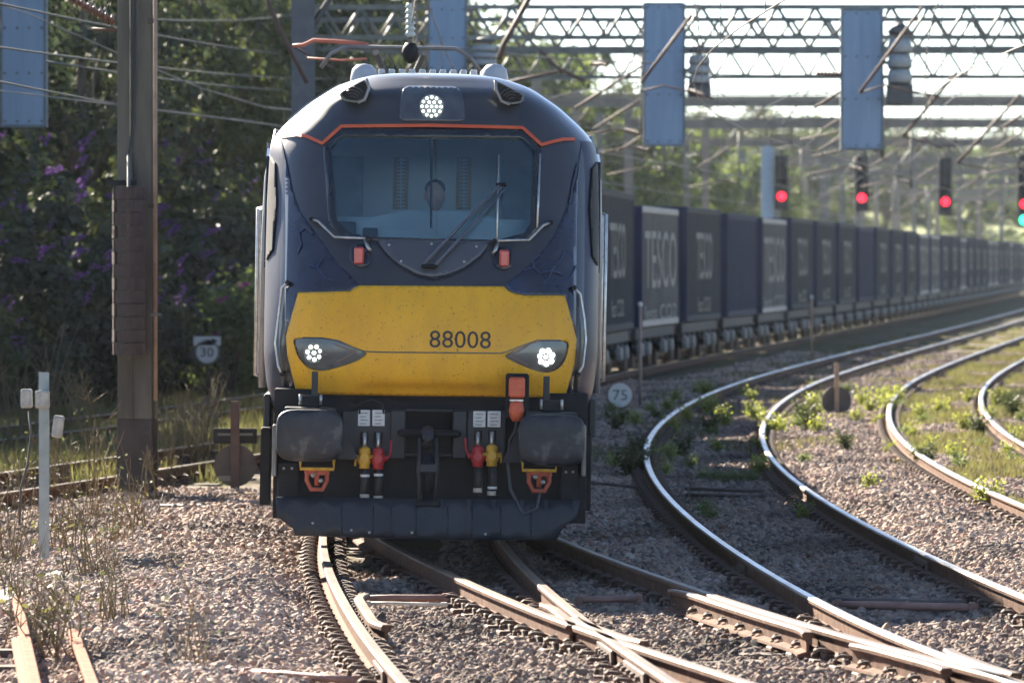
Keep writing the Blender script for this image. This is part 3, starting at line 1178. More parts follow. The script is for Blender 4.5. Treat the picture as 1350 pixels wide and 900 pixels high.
# intakes on the roof corners, ribs and domes on the roof
for s, poly in ((-1, [(446, 124), (483, 104), (487, 116), (481, 132), (472, 136), (453, 133)]), (1, [(653, 106), (692, 126), (689, 136), (672, 138), (661, 134), (654, 118)])):
    yf = on(*((468, 122) if s < 0 else (671, 124))).y - .16
    pr_ = [lp(*q, yf) for q in rounded(poly, 5, 3)]
    hp = MB().prism([(q.x, q.z) for q in pr_], 'y', yf, yf + .9).build('roof_intake', paint_dark, loco)
    cpx = (464, 132) if s < 0 else (675, 134)
    inn = [lp(*q, yf) for q in rounded([(467 + (q[0] - 467) * .86, 120 + (q[1] - 120) * .84) if s < 0 else (672 + (q[0] - 672) * .86, 123 + (q[1] - 123) * .84) for q in poly], 4, 3)]
    MB().prism([(q.x, q.z) for q in inn], 'y', yf - .006, yf + .01).build('mouth', black, hp)
    for rr_ in (5, 9, 13, 17):
        pts_ = [(cpx[0] + rr_ * math.cos(a), cpx[1] - rr_ * math.sin(a)) for a in np.linspace(.5 if s < 0 else .95, 2.1 if s < 0 else 2.6, 9)]
        pts_ = [lp(*q, yf - .012) for q in pts_ if inside(q, poly)]
        if len(pts_) > 2:
            MB().tube(pts_, .007, 5).build('rib', mat('rib_grey', (.05, .055, .06), rough=.5), hp)
    MB().tube([lp(*q, yf - .005) for q in ([(483, 104), (487, 116), (481, 132), (472, 136)] if s < 0 else [(653, 106), (654, 118), (661, 134), (672, 138)])], .012, 6).build('edge', mat('intake_rim', (.30, .30, .31), (.22, .22, .23), rough=.4, metal=.4), hp)
    c = lp(480 if s < 0 else 652, 100, 3.4)
    MB().lathe([(.0, .10), (.06, .09), (.10, .05), (.115, -.02), (.115, -.14)], (0, 0, 0), 'z', 14).build('roof_dome', mat('dome_grey', (.42, .42, .45), (.34, .34, .37), rough=.35), loco, c)
    # the upright fin at the roof edge beside the intake
q0, q1 = lp(503, 96, 3.6), lp(638, 97, 3.6)
rbm = MB().box((0, 0, 0), (.055, .5, .075), bev=.01).mesh('roof_rib', mat('rib_white', (.62, .62, .62), (.5, .5, .5), rough=.5))
grl = MB().box(((q0.x + q1.x) / 2, 3.75, q0.z - .035), (q1.x - q0.x, .6, .05), bev=.01).build('roof_grille', blackmid, loco)
for k in range(11):
    t = k / 10
    link('roof_rib', rbm, grl, (q0.x + (q1.x - q0.x) * t, 3.72, q0.z + (q1.z - q0.z) * t - .01))
for s in (-1, 1):
    pts = [(Wz(z) - .002, z) for z in np.linspace(3.47, 3.775, 8)]
    mb = MB()
    vs_ = []
    for x, z in pts:
        vs_ += [(s * (x + .02), 2.45, z + .02), (s * (x - .01), 2.45, z - .02), (s * (x - .01), 7, z - .02), (s * (x + .02), 7, z + .02)]
    fs = []
    for i in range(len(pts) - 1):
        for k_ in range(4):
            fs.append((i * 4 + k_, i * 4 + (k_ + 1) % 4, i * 4 + 4 + (k_ + 1) % 4, i * 4 + 4 + k_))
    fs += [(0, 1, 2, 3), tuple(len(vs_) - 4 + k_ for k_ in range(4))]
    mb.add(vs_, fs)
    mb.build('roof_cant_panel', mat('cant_grey', (.33, .33, .34), (.27, .27, .28), rough=.45), loco)

# cab sides: doors, corner posts, side windows, handrails
sidegrey = mat('side_door_paint', (.10, .105, .15), (.07, .075, .11), rough=.28, coat=.5, scale=3)
for s in (-1, 1):
    dr = MB().box((s * 1.352, 3.0, 2.33), (.03, .78, 1.95), bev=.008).build('cab_door', sidegrey, loco)
    MB().box((s * 1.366, 3.0, 2.95), (.012, .5, .55), bev=.004).build('window', blackgl, dr)
    MB().box((s * 1.372, 2.7, 2.05), (.04, .10, .03), bev=.006).build('handle', steel, dr)
    xw = Wz(2.8)
    MB().prism([(1.62, 2.28), (2.05, 2.45), (2.30, 3.05), (2.25, 3.25), (1.88, 3.18), (1.70, 2.7)], 'x', s * (xw - .06), s * (xw + .008)).build('side_window', blackgl, loco)
    # slanted corner post ahead of the door
    MB().tube([(s * 1.27, 2.25, 3.40), (s * 1.345, 2.28, 3.02), (s * 1.365, 2.3, 2.5), (s * 1.365, 2.3, 1.3)], .03, 6).build('corner_post', mat('post_grey', (.36, .36, .37), (.28, .28, .29), rough=.4, metal=.4), loco)
    for yy, xo in ((2.45, 1.425), (3.5, 1.432)):
        hr = MB().tube([(s * 1.35, yy, 2.78), (s * xo, yy, 2.76), (s * xo, yy, 1.40), (s * 1.35, yy, 1.38)], .016, 7).build('handrail', steel, loco)
        for z in (2.42, 1.75):
            MB().tube([(s * 1.35, yy, z), (s * (xo + .01), yy, z)], .013, 6).build('standoff', steel, hr)
    px_ = [(379, 372), (372, 379), (366, 428), (363, 452), (367, 482), (372, 493)] if s < 0 else [(757, 379), (765, 388), (770, 420), (772, 448), (768, 482), (762, 493)]
    o = MB().tube([on(*q, .055) for q in px_], .012, 6).build('grab_handle', steel, loco)
    for q in (px_[0], px_[-1]):
        MB().tube([on(*q, .065), on(*q, -.01)], .02, 6).build('bracket', black, o)
    # step column and wheel guard behind the buffers
    xl_ = lp(350, 620, 1.2).x if s < 0 else lp(772, 620, 1.2).x
    MB().box((xl_, 1.25, .70), (.085, .30, .62), bev=.012).build('step_column', black, loco)
    MB().box((s * 1.30, 1.9, 1.12), (.06, 1.2, .30), bev=.012).build('sole_bar', blackmid, loco)
    MB().box((s * 1.31, 11, 1.05), (.08, 16, .22), bev=.012).build('side_sill', blackmid, loco)

# roof gear: pantograph raised to the wire
pg = empty('pantograph', parent=loco)
py_ = 13.7
hz_ = lp(545, 63, py_).z
hx = lp(528, 63, py_).x
gm_ = mat('panto_grey', (.23, .22, .22), (.16, .15, .15), rough=.5, metal=.5)
MB().tube([(hx - .80, py_, hz_ - .22), (hx - .70, py_, hz_ - .08), (hx - .56, py_, hz_ - .005), (hx + .56, py_, hz_ - .005), (hx + .70, py_, hz_ - .08), (hx + .80, py_, hz_ - .22)], .022, 6).build('pan_head', gm_, pg)
MB().box((hx, py_ + .25, hz_), (1.1, .05, .03)).build('pan_head', gm_, pg)
MB().tube([(hx - .25, py_ + .1, hz_ - .05), (hx - .08, py_ + 1.5, 4.12), (hx, py_ + .6, 3.98)], .035, 6).build('arm', gm_, pg)
MB().tube([(hx + .25, py_ + .1, hz_ - .05), (hx + .08, py_ + 1.5, 4.12), (hx, py_ + .6, 3.98)], .035, 6).build('arm', gm_, pg)
MB().box((hx, py_ + .5, 3.95), (1.0, 1.2, .08), bev=.01).build('base_frame', black, pg)
c = lp(541, 70, py_ - .1)
MB().lathe([(.0, .09), (.05, .10), (.08, .04), (.09, -.02), (.065, -.08), (.02, -.11), (0, -.11)], (0, 0, 0), 'z', 10).build('knuckle', black, pg, c)

# ---- below the nose: headstock, buffers, couplings, hoses, plough
def bx(name, m, p0, p1, yl, dy, parent, bev=.008):
    a, b_ = lp(*p0, yl), lp(*p1, yl)
    return MB().box(((a.x + b_.x) / 2, yl + dy / 2, (a.z + b_.z) / 2), (abs(b_.x - a.x), dy, abs(a.z - b_.z)), bev=bev).build(name, m, parent)


bx('headstock', black, (362, 512), (772, 690), .62, .35, loco)
bx('headstock_plate', blackmid, (452, 541), (516, 604), .52, .09, loco)
bx('headstock_plate', blackmid, (616, 541), (666, 607), .52, .09, loco)
bx('cheek', blackmid, (515, 541), (534, 605), .48, .13, loco)
bx('cheek', blackmid, (597, 541), (615, 605), .48, .13, loco)
bx('coupler_pocket', black, (534, 546), (597, 600), .60, .03, loco)
for y_ in (541, 600):
    bx('pocket_edge', blackmid, (534, y_ - 2), (597, y_ + 2), .50, .1, loco, .004)
hk = bx('coupling_hook', black, (524, 566), (608, 577), .36, .14, loco, .02)
a = lp(564, 572, .3)
MB().tube([(a.x, .50, a.z), (a.x, .30, a.z + .02), (a.x, .20, a.z - .03), (a.x, .24, a.z - .08), (a.x, .34, a.z - .07)], [.045, .05, .045, .04, .03], 8).build('hook', blackmid, hk)
for q in (-1, 1):
    MB().tube([lp(564 + q * 10, 577, .28), lp(564 + q * 12, 618, .26), lp(564 + q * 10, 660, .27)], .019, 6).build('link', blackmid, hk)
MB().tube([lp(564, 596, .27), lp(565, 650, .26)], .036, 8).build('screw', black, hk)
MB().box(lp(564, 664, .27), (.20, .07, .05), bev=.01).build('shackle_bar', black, hk)
MB().box(lp(565, 617, .26), (.15, .06, .07), bev=.01).build('trunnion', blackmid, hk)
MB().tube([lp(565, 664, .27), lp(566, 692, .26)], .011, 6).build('tommy_bar', blackmid, hk)

bufm = mat('buffer_face', (.018, .021, .028), (.010, .012, .016), rough=.5, scale=7, bump=.25, lo=.42, hi=.56, c3=(.075, .07, .066))
for s, (cx_, cy_) in ((-1, (408, 574)), (1, (727.5, 580.5))):
    c = lp(cx_, cy_, 0)
    bf = empty('buffer', (c.x, 0, c.z), parent=loco)
    w_, h_ = .262, .203
    poly = []
    for k in range(40):
        a = 2 * math.pi * k / 40
        ca, sa = math.cos(a), math.sin(a)
        poly.append((w_ * math.copysign(abs(ca) ** (2 / 4.2), ca), h_ * math.copysign(abs(sa) ** (2 / 4.2), sa)))
    mb = MB()
    ring = lambda sc_, y_: [(x * sc_, y_ + .0, z * sc_) for x, z in poly]
    levels = [(.05, -.012), (.55, -.008), (.86, .0), (.965, .012), (1.0, .035), (1.0, .06), (.9, .075), (.6, .08)]
    vs_, fs = [], []
    for sc_, y_ in levels:
        vs_ += ring(sc_, y_)
    for i in range(len(levels) - 1):
        for k in range(40):
            fs.append((i * 40 + k, i * 40 + (k + 1) % 40, (i + 1) * 40 + (k + 1) % 40, (i + 1) * 40 + k))
    fs += [tuple(range(40)), tuple((len(levels) - 1) * 40 + k for k in range(40))]
    mb.add(vs_, fs, 0, True)
    mb.build('buffer_head', bufm, bf)
    MB().lathe([(.10, .06), (.10, .32), (.145, .34), (.15, .60)], (0, 0, 0), 'y', 16).build('buffer_shank', black, bf)
    MB().box((0, .33, h_ - .005), (.40, .42, .03), bev=.006).build('step_plate', blackmid, bf)
    MB().box((.0, .36, h_ + .055), (.16, .14, .09), bev=.008).build('lamp_bracket_base', black, bf)
    MB().box((.03 if s < 0 else -.04, .34, h_ + .17), (.05, .02, .24), bev=.004).build('lamp_bracket', blackmid, bf)
    for q in (-1, 1):
        MB().tube([(q * .08, .28, h_ + .03), (q * .08, .28, h_ + .11)], .012, 6).build('bolt', steel, bf)
    # gusset on the inner side
    MB().prism([(-s * .20, .19), (-s * .20, -.19), (-s * .38, -.19)], 'y', .36, .44).build('gusset', blackmid, loco, (c.x, 0, c.z))
    # emergency coupling shackle hung under the buffer
    d = lp(418 if s < 0 else 711, 613 if s < 0 else 615, .28)
    sh = MB().tube([(-.13, .28, .045), (-.13, .28, -.03), (.13, .28, -.03), (.13, .28, .045)], .014, 7)
    sh = sh.build('shackle', yelp, loco, (d.x, 0, d.z))
    mb = MB()
    mb.tube([(-.075, .3, -.03), (-.08, .3, -.12), (-.045, .3, -.19), (.045, .3, -.19), (.08, .3, -.12), (.075, .3, -.03)], .019, 7)
    mb.tube([(0, .3, -.03), (0, .3, -.16)], .02, 6)
    mb.box((0, .31, -.055), (.20, .05, .05), bev=.012)
    mb.build('bow', mat('shackle_rust_red', (.42, .085, .04), (.28, .06, .035), rough=.6, scale=14), sh)
    for q in (-1, 1):
        MB().lathe([(.0, -.02), (.018, -.015), (.02, .01)], (q * .03, .275, -.10 - q * .02), 'y', 8).build('pin', steel, sh)
    # outer guard plate
    (gx0, gx1, gy0, gy1) = (366, 393, 609, 665) if s < 0 else (739, 762, 614, 669)
    gpn = bx('guard_plate', black, (gx0, gy0), (gx1, gy1), .50, .08, loco)
    for q in (.3, .7):
        link('bolt', boltm, gpn, lp(gx0 + (gx1 - gx0) * q, gy0 + 8, .495))
    bx('buffer_lit_edge', mat('lit_edge_grey', (.2, .2, .2), (.12, .12, .12), rough=.5), (359 if s < 0 else 768, 560), (364 if s < 0 else 772, 628), .45, .4, loco)  # paler strip painted in as the sunlit edge of the buffer shank

whitelet = mat('plate_print', (.25, .25, .25), rough=.6)
for (x0_, x1_, yt, yb_) in ((472, 487.5, 540, 561.5), (491, 507, 540, 561.5), (624, 640, 541.5, 563), (643, 660, 541.5, 563)):
    pl_ = bx('data_plate', whitep, (x0_, yt), (x1_, yb_), .505, .014, loco, .003)
    for r_ in range(4):
        bx('print_line', whitelet, (x0_ + 3, yt + 3.6 + r_ * 4.6), (x1_ - 3 - (r_ % 2) * 2, yt + 5.2 + r_ * 4.6), .502, .004, pl_, 0)


def hose(px_, top, valve, bottom, m, bands, handle):
    root = empty('brake_hose', parent=loco)
    MB().tube([lp(px_, top, .48), lp(px_, valve - 10, .46)], .019, 8).build('pipe', steel, root)
    c = lp(px_, valve, .42)
    mb = MB()
    mb.lathe([(.022, .085), (.045, .07), (.05, .035), (.038, .02), (.052, 0), (.052, -.035), (.04, -.06), (.042, -.085)], c, 'z', 10)
    mb.tube([c + Vector((-.075, 0, .0)), c + Vector((.075, 0, .0))], .024, 8)
    mb.lathe([(.034, -.06), (.036, .0), (.02, .02)], c, 'y', 8)
    v = mb.build('valve', m, root)
    h_ = [lp(*q, .40) for q in handle]
    MB().tube(h_, .010, 6).build('handle', m, v)
    MB().tube([lp(px_, valve + 13, .42), lp(px_ + 1, (valve + bottom) / 2, .40), lp(px_ + (1 if px_ > 560 else -1), bottom, .40)], [.032, .034, .033], 10).build('tube', rubber, root)
    for b_ in bands:
        MB().tube([lp(px_ + .5, b_, .401), lp(px_ + .5, b_ + 3.4, .401)], .0375, 10).build('band', whitep, root)
    MB().tube([lp(px_, bottom - 6, .40), lp(px_, bottom, .40)], .038, 10).build('end_cap', mat('hose_end', (.42, .36, .30), (.3, .26, .22), rough=.6), root)
    MB().tube([lp(px_, bottom, .40), lp(px_, bottom + 5, .40)], .028, 10).build('plug', black, root)


hose(480.5, 570, 603, 657, yelp, (625,), [(489, 603), (469, 604), (468, 614)])
hose(498.5, 570, 604, 659, redp, (624,), [(500, 604), (512, 603), (515, 596), (515.5, 580)])
hose(630, 569, 601, 649, redp, (), [(630, 602), (617, 600), (614, 592), (613.5, 577)])
hose(648.5, 569, 600, 653, yelp, (641,), [(650, 600), (661, 601), (660, 610)])
bx('air_slot', black, (475, 569), (485, 584), .5, .03, loco, .004)
bx('air_slot', black, (493, 569), (504, 584), .5, .03, loco, .004)
bx('air_slot', black, (625, 567), (635, 582), .5, .03, loco, .004)
bx('air_slot', black, (644, 567), (654, 582), .5, .03, loco, .004)
MB().tube([lp(474, 545, .5), lp(474, 532, .47), lp(490, 526, .45), (lp(504, 532, .47)), lp(506, 545, .5)], .008, 6).build('cable_loop', rubber, loco)
# orange jumper socket on its black backing
jb = bx('jumper_socket', black, (667, 492), (697, 553), .22, .12, loco, .015)
bx('lid', orgp, (671, 497), (692, 524.5), .17, .06, jb, .015)
bx('clip', steel, (672, 526), (690, 529.5), .18, .03, jb, .003)
c = lp(681, 541, .19)
MB().lathe([(.02, .075), (.05, .06), (.062, .0), (.05, -.05), (.03, -.085)], c, 'z', 10).build('plug', orgp, jb)
MB().tube([lp(681, 553, .2), lp(680, 566, .3), lp(672, 580, .42), lp(669, 608, .42), lp(673, 645, .36), lp(690, 678, .30), lp(708, 670, .30), lp(713, 637, .36)], .013, 7).build('jumper_cable', mat('cable_grey', (.06, .065, .075), rough=.5), loco)

# snow plough: plate with shallow V and ribs
PP = [(363, 655), (364, 680), (385, 696), (389, 705.5), (560, 710), (734, 712), (744, 693), (760, 684), (766, 660)]
fnp = lambda x, z: .18 + abs(x) * .10 + (z - .2) * .25
pp = [lp(*q, .25) for q in PP]
pl_ = patch('plough', ploughm, [(q.x, q.z) for q in pp], loco, 0, px=False, step=.08, skirt=.02, fn=fnp)
for x_ in (450, 492, 516, 548, 590, 622, 660, 700):
    a, b_ = lp(x_, 668, .3), lp(x_, 707, .2)
    MB().tube([(a.x, fnp(a.x, a.z) - .001, a.z), (b_.x, fnp(b_.x, b_.z) - .001, b_.z)], .006, 5).build('rib', ploughm, pl_)
for x_, y_ in ((463, 699), (487, 702), (543, 702), (640, 704), (412, 690)):
    a = lp(x_, y_, .2)
    link('bolt', boltm, pl_, (a.x, fnp(a.x, a.z), a.z))

# bogies and wheels
wheel = MB().lathe([(.10, -.09), (.42, -.065), (.50, -.065), (.54, -.07), (.54, .05), (.575, .065), (.575, .09), (.50, .09), (.42, .06), (.10, .08)], (0, 0, 0), 'x', 30).mesh('wheel', [iron])
for yb_ in (5.0, 15.6):
    bg = empty('bogie', parent=loco)
    for s in (-1, 1):
        MB().box((s * 1.06, yb_, .72), (.16, 3.9, .30), bev=.03).build('side_frame', black, bg)
        for yy in (-1.4, 1.4):
            link('wheel', wheel, bg, (s * .76, yb_ + yy, .575), (0, 0, 0 if s < 0 else math.pi))
            MB().box((s * 1.14, yb_ + yy, .56), (.2, .42, .34), bev=.04).build('axle_box', blackmid, bg)
    for yy in (-1.4, 1.4):
        MB().tube([(-.76, yb_ + yy, .575), (.76, yb_ + yy, .575)], .09, 8).build('axle', iron, bg)
MB().box((0, 10.3, .62), (2.3, 4.4, .7), bev=.05).build('transformer_case', black, loco)
MB().box((0, 10.2, 1.1), (2.4, 19.2, .16)).build('underframe', black, loco)

# ---- cab interior
it = empty('cab_interior', parent=loco)
MB().box((0, 2.75, 2.65), (2.3, .05, 1.6)).build('bulkhead', cabwall, it)
MB().box((0, 1.95, 1.78), (2.3, 1.7, .05)).build('cab_floor', black, it)
MB().box((0, 2.2, 3.58), (1.5, .9, .04)).build('cab_ceiling', cabwall, it)
for s in (-1, 1):
    MB().box((s * 1.12, 2.4, 2.6), (.04, .6, 1.6)).build('cab_lining', cabwall, it)
    cxv = 528.5 if s < 0 else 611.5
    for q in (-1, 1):
        a, b_ = lp(cxv + q * 7.5, 207, 2.70), lp(cxv + q * 7.5, 276, 2.70)
        MB().box(((a.x + b_.x) / 2, 2.71, (a.z + b_.z) / 2), (.03, .02, a.z - b_.z), bev=.003).build('vent_upright', ventm, it)
        for k in range(15):
            a = lp(cxv + q * 4.5, 209 + k * 4.65, 2.70)
            MB().box((a.x, 2.705, a.z), (.045, .02, .014)).build('vent_slat', ventm, it)
a, b_ = lp(455, 286, 1.55), lp(690, 286, 1.55)
MB().box(((a.x + b_.x) / 2, 1.50, a.z - .30), (1.75, .55, .60), bev=.05).build('desk', cabdesk, it)
MB().prism([(-.62, 0), (-.5, .10), (-.25, .16), (.25, .16), (.5, .10), (.62, 0)], 'y', 1.14, 1.32).build('instrument_hood', cabdesk, it, (.02, .08, a.z - .10))
for x_, y_, w_, h_ in ((456, 302, .16, .12), (488, 306, .12, .07)):
    q = lp(x_, y_, 1.15)
    MB().box((q.x, 1.2, q.z), (w_, .12, h_), bev=.01).build('console_box', black, it)
MB().box((0, 2.35, 2.35), (.55, .12, .75), bev=.05).build('driver_seat', black, it)
MB().box((0, 2.1, 2.02), (.52, .5, .10), bev=.04).build('driver_seat', black, it)
for s in (-1, 1):
    MB().box((s * .72, 2.66, 2.9), (.30, .08, .62), bev=.01).build('wall_cabinet', mat('cab_panel_dark', (.36, .46, .47), rough=.6), it)

# ---- the driver
def person():
    root_loc = LM @ Vector((.03, 1.98, 2.20))
    me = bpy.data.meshes.new('person')
    V = [(0, 0, 0), (0, .03, .18), (0, .04, .36), (0, .03, .47), (0, .01, .56),                     # pelvis .. neck
         (-.17, .03, .44), (-.24, -.06, .20), (-.16, -.34, .16), (.17, .03, .44), (.24, -.06, .20), (.16, -.34, .16),
         (-.10, -.08, -.02), (-.13, -.46, -.02), (-.13, -.44, -.28), (.10, -.08, -.02), (.13, -.46, -.02), (.13, -.44, -.28), (-.13, -.56, -.26), (.13, -.56, -.26)]
    E = [(0, 1), (1, 2), (2, 3), (3, 4), (3, 5), (5, 6), (6, 7), (3, 8), (8, 9), (9, 10), (0, 11), (11, 12), (12, 13), (0, 14), (14, 15), (15, 16), (13, 17), (16, 18)]
    rad = [.15, .14, .15, .11, .06, .085, .055, .04, .085, .055, .04, .10, .07, .05, .10, .07, .05, .045, .045]
    me.from_pydata(V, E, [])
    o = link('person', me)
    sk = o.modifiers.new('skin', 'SKIN')
    for i, v in enumerate(me.skin_vertices[0].data):
        v.radius = (rad[i], rad[i] * .8)
        v.use_root = (i == 0)
    o.modifiers.new('sub', 'SUBSURF').levels = 2
    o.modifiers['sub'].render_levels = 2
    dg = bpy.context.evaluated_depsgraph_get()
    body = bpy.data.meshes.new_from_object(o.evaluated_get(dg))
    o.modifiers.clear()
    o.data = body
    # head with nose, brow and jaw, and fingers, merged into the same mesh
    bm = bmesh.new()
    bm.from_mesh(body)
    skin_i = 1
    n0 = len(bm.faces)
    r_ = bmesh.ops.create_uvsphere(bm, u_segments=24, v_segments=18, radius=1)
    for v in r_['verts']:
        x, y, z = v.co
        jaw = 1 - .22 * max(0, -z) ** 1.5
        nx_, ny_, nz_ = x * .078 * jaw, y * .10 * jaw, z * .122
        if y < -.75 and abs(x) < .28 and -.35 < z < .25:
            ny_ -= .024 * (1 - abs(x) / .28) * (1 - abs(z + .12) / .45)          # nose
        if y < -.7 and .12 < abs(x) < .5 and .05 < z < .25:
            ny_ += .010                                                       # eye sockets
        if y < -.75 and abs(x) < .35 and -.6 < z < -.48:
            ny_ += .006                                                       # mouth
        v.co = (nx_, ny_ - .005, nz_ + .68)
    for s in (-1, 1):
        r2 = bmesh.ops.create_uvsphere(bm, u_segments=8, v_segments=6, radius=1)
        for v in r2['verts']:
            v.co = (s * .080 + v.co.x * .012, v.co.y * .022 + .005, v.co.z * .034 + .68)
        for k in range(5):
            base = Vector((s * .16 + (k - 2) * .018, -.39 if k else -.36, .16))
            for j in range(3):
                r3 = bmesh.ops.create_uvsphere(bm, u_segments=6, v_segments=5, radius=1)
                for v in r3['verts']:
                    v.co = base + Vector((v.co.x * .009 - (s * .012 if k == 0 else 0), v.co.y * .02 - j * .025 * (.8 if k in (0, 4) else 1), v.co.z * .009 - j * j * .006))
    body.materials.clear()
    body.materials.append(mat('driver_shirt', (.05, .07, .10), (.04, .055, .08), rough=.9, scale=12, bump=.2))
    body.materials.append(mat('skin', (.72, .44, .35), (.64, .38, .30), rough=.55, scale=20))
    bm.faces.ensure_lookup_table()
    for i, f in enumerate(bm.faces):
        f.material_index = skin_i if (i >= n0 or f.calc_center_median().z > .54) else 0
        f.smooth = True
    bm.to_mesh(body)
    bm.free()
    mb = MB()
    mb.lathe([(.080, .035), (.086, .05), (.078, .085), (.05, .118), (0, .132)], (0, .026, .69), 'z', 16)
    mb.lathe([(.0, -.02), (.05, -.01), (.075, .03), (.08, .07)], (0, .045, .66), 'z', 14)
    hair = mb.build('hair', mat('hair_dark', (.035, .028, .024), (.02, .016, .014), rough=.7, scale=60, bump=.5), o)
    hair.scale = (1, 1.16, 1)
    o.location = root_loc
    tag(o, 'driver in a dark shirt facing forward behind the windscreen', 'person')


person()

# ------------------------------------------------------------------ the container train
def adv(Y, ds):
    n = max(1, int(ds / .5))
    for _ in range(n):
        s = (xa(Y + .1) - xa(Y - .1)) / .2
        Y += ds / n / math.hypot(1, s)
    return Y


cont_blue = mat('container_blue_grey', (.026, .031, .043), (.019, .023, .033), rough=.7, scale=1.2, bump=.05, spec=.15)
cont_grey = mat('container_grey', (.095, .094, .097), (.068, .067, .07), rough=.7, scale=1.2, bump=.05, spec=.2)
cont_dark = mat('container_navy', (.014, .022, .062), (.010, .016, .046), rough=.7, scale=1.2, bump=.05, spec=.12)
cont_rail = mat('container_rail_pale', (.34, .32, .30), (.26, .24, .23), rough=.6)
lett = mat('container_lettering', (.16, .16, .155), (.10, .10, .098), rough=.6, scale=5)
wag = mat('wagon_frame', (.045, .043, .045), (.028, .026, .027), rough=.7, scale=4, bump=.2, c3=(.08, .06, .05))
wagw = mat('wagon_axle_box', (.24, .23, .22), (.13, .12, .115), rough=.6, scale=6)
CL = 9.4


def container_meshes(h, side_m, end_m, pale):
    out = {}
    n = 32
    for s in (-1, 1):
        mb = MB()
        pts = []
        for i in range(n):
            y0_ = .16 + i * (CL - .32) / n
            d = (CL - .32) / n
            pts += [(y0_, 1.235), (y0_ + d * .35, 1.235), (y0_ + d * .5, 1.20), (y0_ + d * .85, 1.20)]
        pts.append((CL - .16, 1.235))
        vs_ = []
        for y, x in pts:
            vs_ += [(s * x, y, .14), (s * x, y, h - .12)]
        mb.add(vs_, [(2 * i, 2 * i + 2, 2 * i + 3, 2 * i + 1) for i in range(len(pts) - 1)])
        out['side_panel', s] = mb.mesh('side_panel', side_m)
    mb = MB()
    pts = []
    n = 9
    for i in range(n):
        x0_ = -1.1 + i * 2.2 / n
        d = 2.2 / n
        pts += [(x0_, .02), (x0_ + d * .35, .02), (x0_ + d * .5, .055), (x0_ + d * .85, .055)]
    pts.append((1.1, .02))
    vs_ = []
    for x, y in pts:
        vs_ += [(x, y, .14), (x, y, h - .12)]
    mb.add(vs_, [(2 * i, 2 * i + 2, 2 * i + 3, 2 * i + 1) for i in range(len(pts) - 1)])
    out['end_panel'] = mb.mesh('end_panel', end_m)
    mb = MB()
    mb.box((0, CL - .03, h / 2), (2.3, .05, h - .1))
    for x in (-.75, -.3, .3, .75):
        mb.tube([(x, CL + .02, .1), (x, CL + .02, h - .1)], .02, 5)
    out['doors'] = mb.mesh('end_doors', end_m)
    out['roof'] = MB().box((0, CL / 2, h - .05), (2.40, CL - .3, .05)).mesh('roof', side_m)
    out['floor'] = MB().box((0, CL / 2, .10), (2.40, CL - .3, .12)).mesh('floor_pan', wag)
    out['post'] = MB().box((0, 0, h / 2), (.16, .16, h), bev=.015).mesh('corner_post', end_m)
    out['rail'] = MB().box((0, CL / 2, 0), (.10, CL - .32, .14), bev=.015).mesh('edge_rail', cont_rail if pale else side_m)
    out['beam'] = MB().box((0, 0, 0), (2.28, .14, .14), bev=.015).mesh('end_beam', end_m)
    return out


BIG = text_mesh('TESCO', 1.0, lett, .004)
SMALL = text_mesh('less CO2', 1.0, lett, .004)
for tmx in (BIG, SMALL):
    xs_ = [v.co.x for v in tmx.vertices]
    ys_ = [v.co.y for v in tmx.vertices]
    for v in tmx.vertices:
        v.co.x = (v.co.x - min(xs_)) / (max(xs_) - min(xs_)) - .5
        v.co.y = (v.co.y - min(ys_)) / (max(ys_) - min(ys_)) - .5
VAR = {}
for key, h, sm, em, pale in (('tall', 2.80, cont_blue, cont_dark, False), ('mid', 2.66, cont_blue, cont_dark, False), ('grey', 2.57, cont_grey, cont_dark, True), ('navy', 2.60, cont_dark, cont_dark, False)):
    VAR[key] = (h, container_meshes(h, sm, em, pale))


def container(key, loc, rz, label, text):
    h, ms = VAR[key]
    c = empty('shipping_container', loc, (0, 0, rz))
    tag(c, label, 'container', 'containers on the train behind the locomotive')
    for s in (-1, 1):
        sp = link('side_panel', ms['side_panel', s], c)
        if text:
            w_, hh, zc = (4.3, 1.12, h * .575) if key != 'grey' else (8.0, 1.25, h * .56)
            M_ = Matrix(((0, 0, s, s * 1.245), (s, 0, 0, CL / 2), (0, 1, 0, zc), (0, 0, 0, 1))) @ Matrix.Diagonal((w_, hh, 1, 1))
            t = link('lettering', BIG, sp)
            t.matrix_local = M_
            M_ = Matrix(((0, 0, s, s * 1.245), (s, 0, 0, CL / 2), (0, 1, 0, zc - 1.15), (0, 0, 0, 1))) @ Matrix.Diagonal((w_ * (.78 if key != 'grey' else 1), .34, 1, 1))
            t = link('lettering', SMALL, sp)
            t.matrix_local = M_
        link('edge_rail', ms['rail'], c, (s * 1.20, 0, h - .07))
        link('edge_rail', ms['rail'], c, (s * 1.20, 0, .07))
        for y in (.08, CL - .08):
            link('corner_post', ms['post'], c, (s * 1.17, y, 0))
    link('end_panel', ms['end_panel'], c)
    link('end_doors', ms['doors'], c)
    link('roof', ms['roof'], c)
    link('floor_pan', ms['floor'], c)
    for y in (.08, CL - .08):
        for z in (.07, h - .07):
            link('end_beam', ms['beam'], c, (0, y, z))


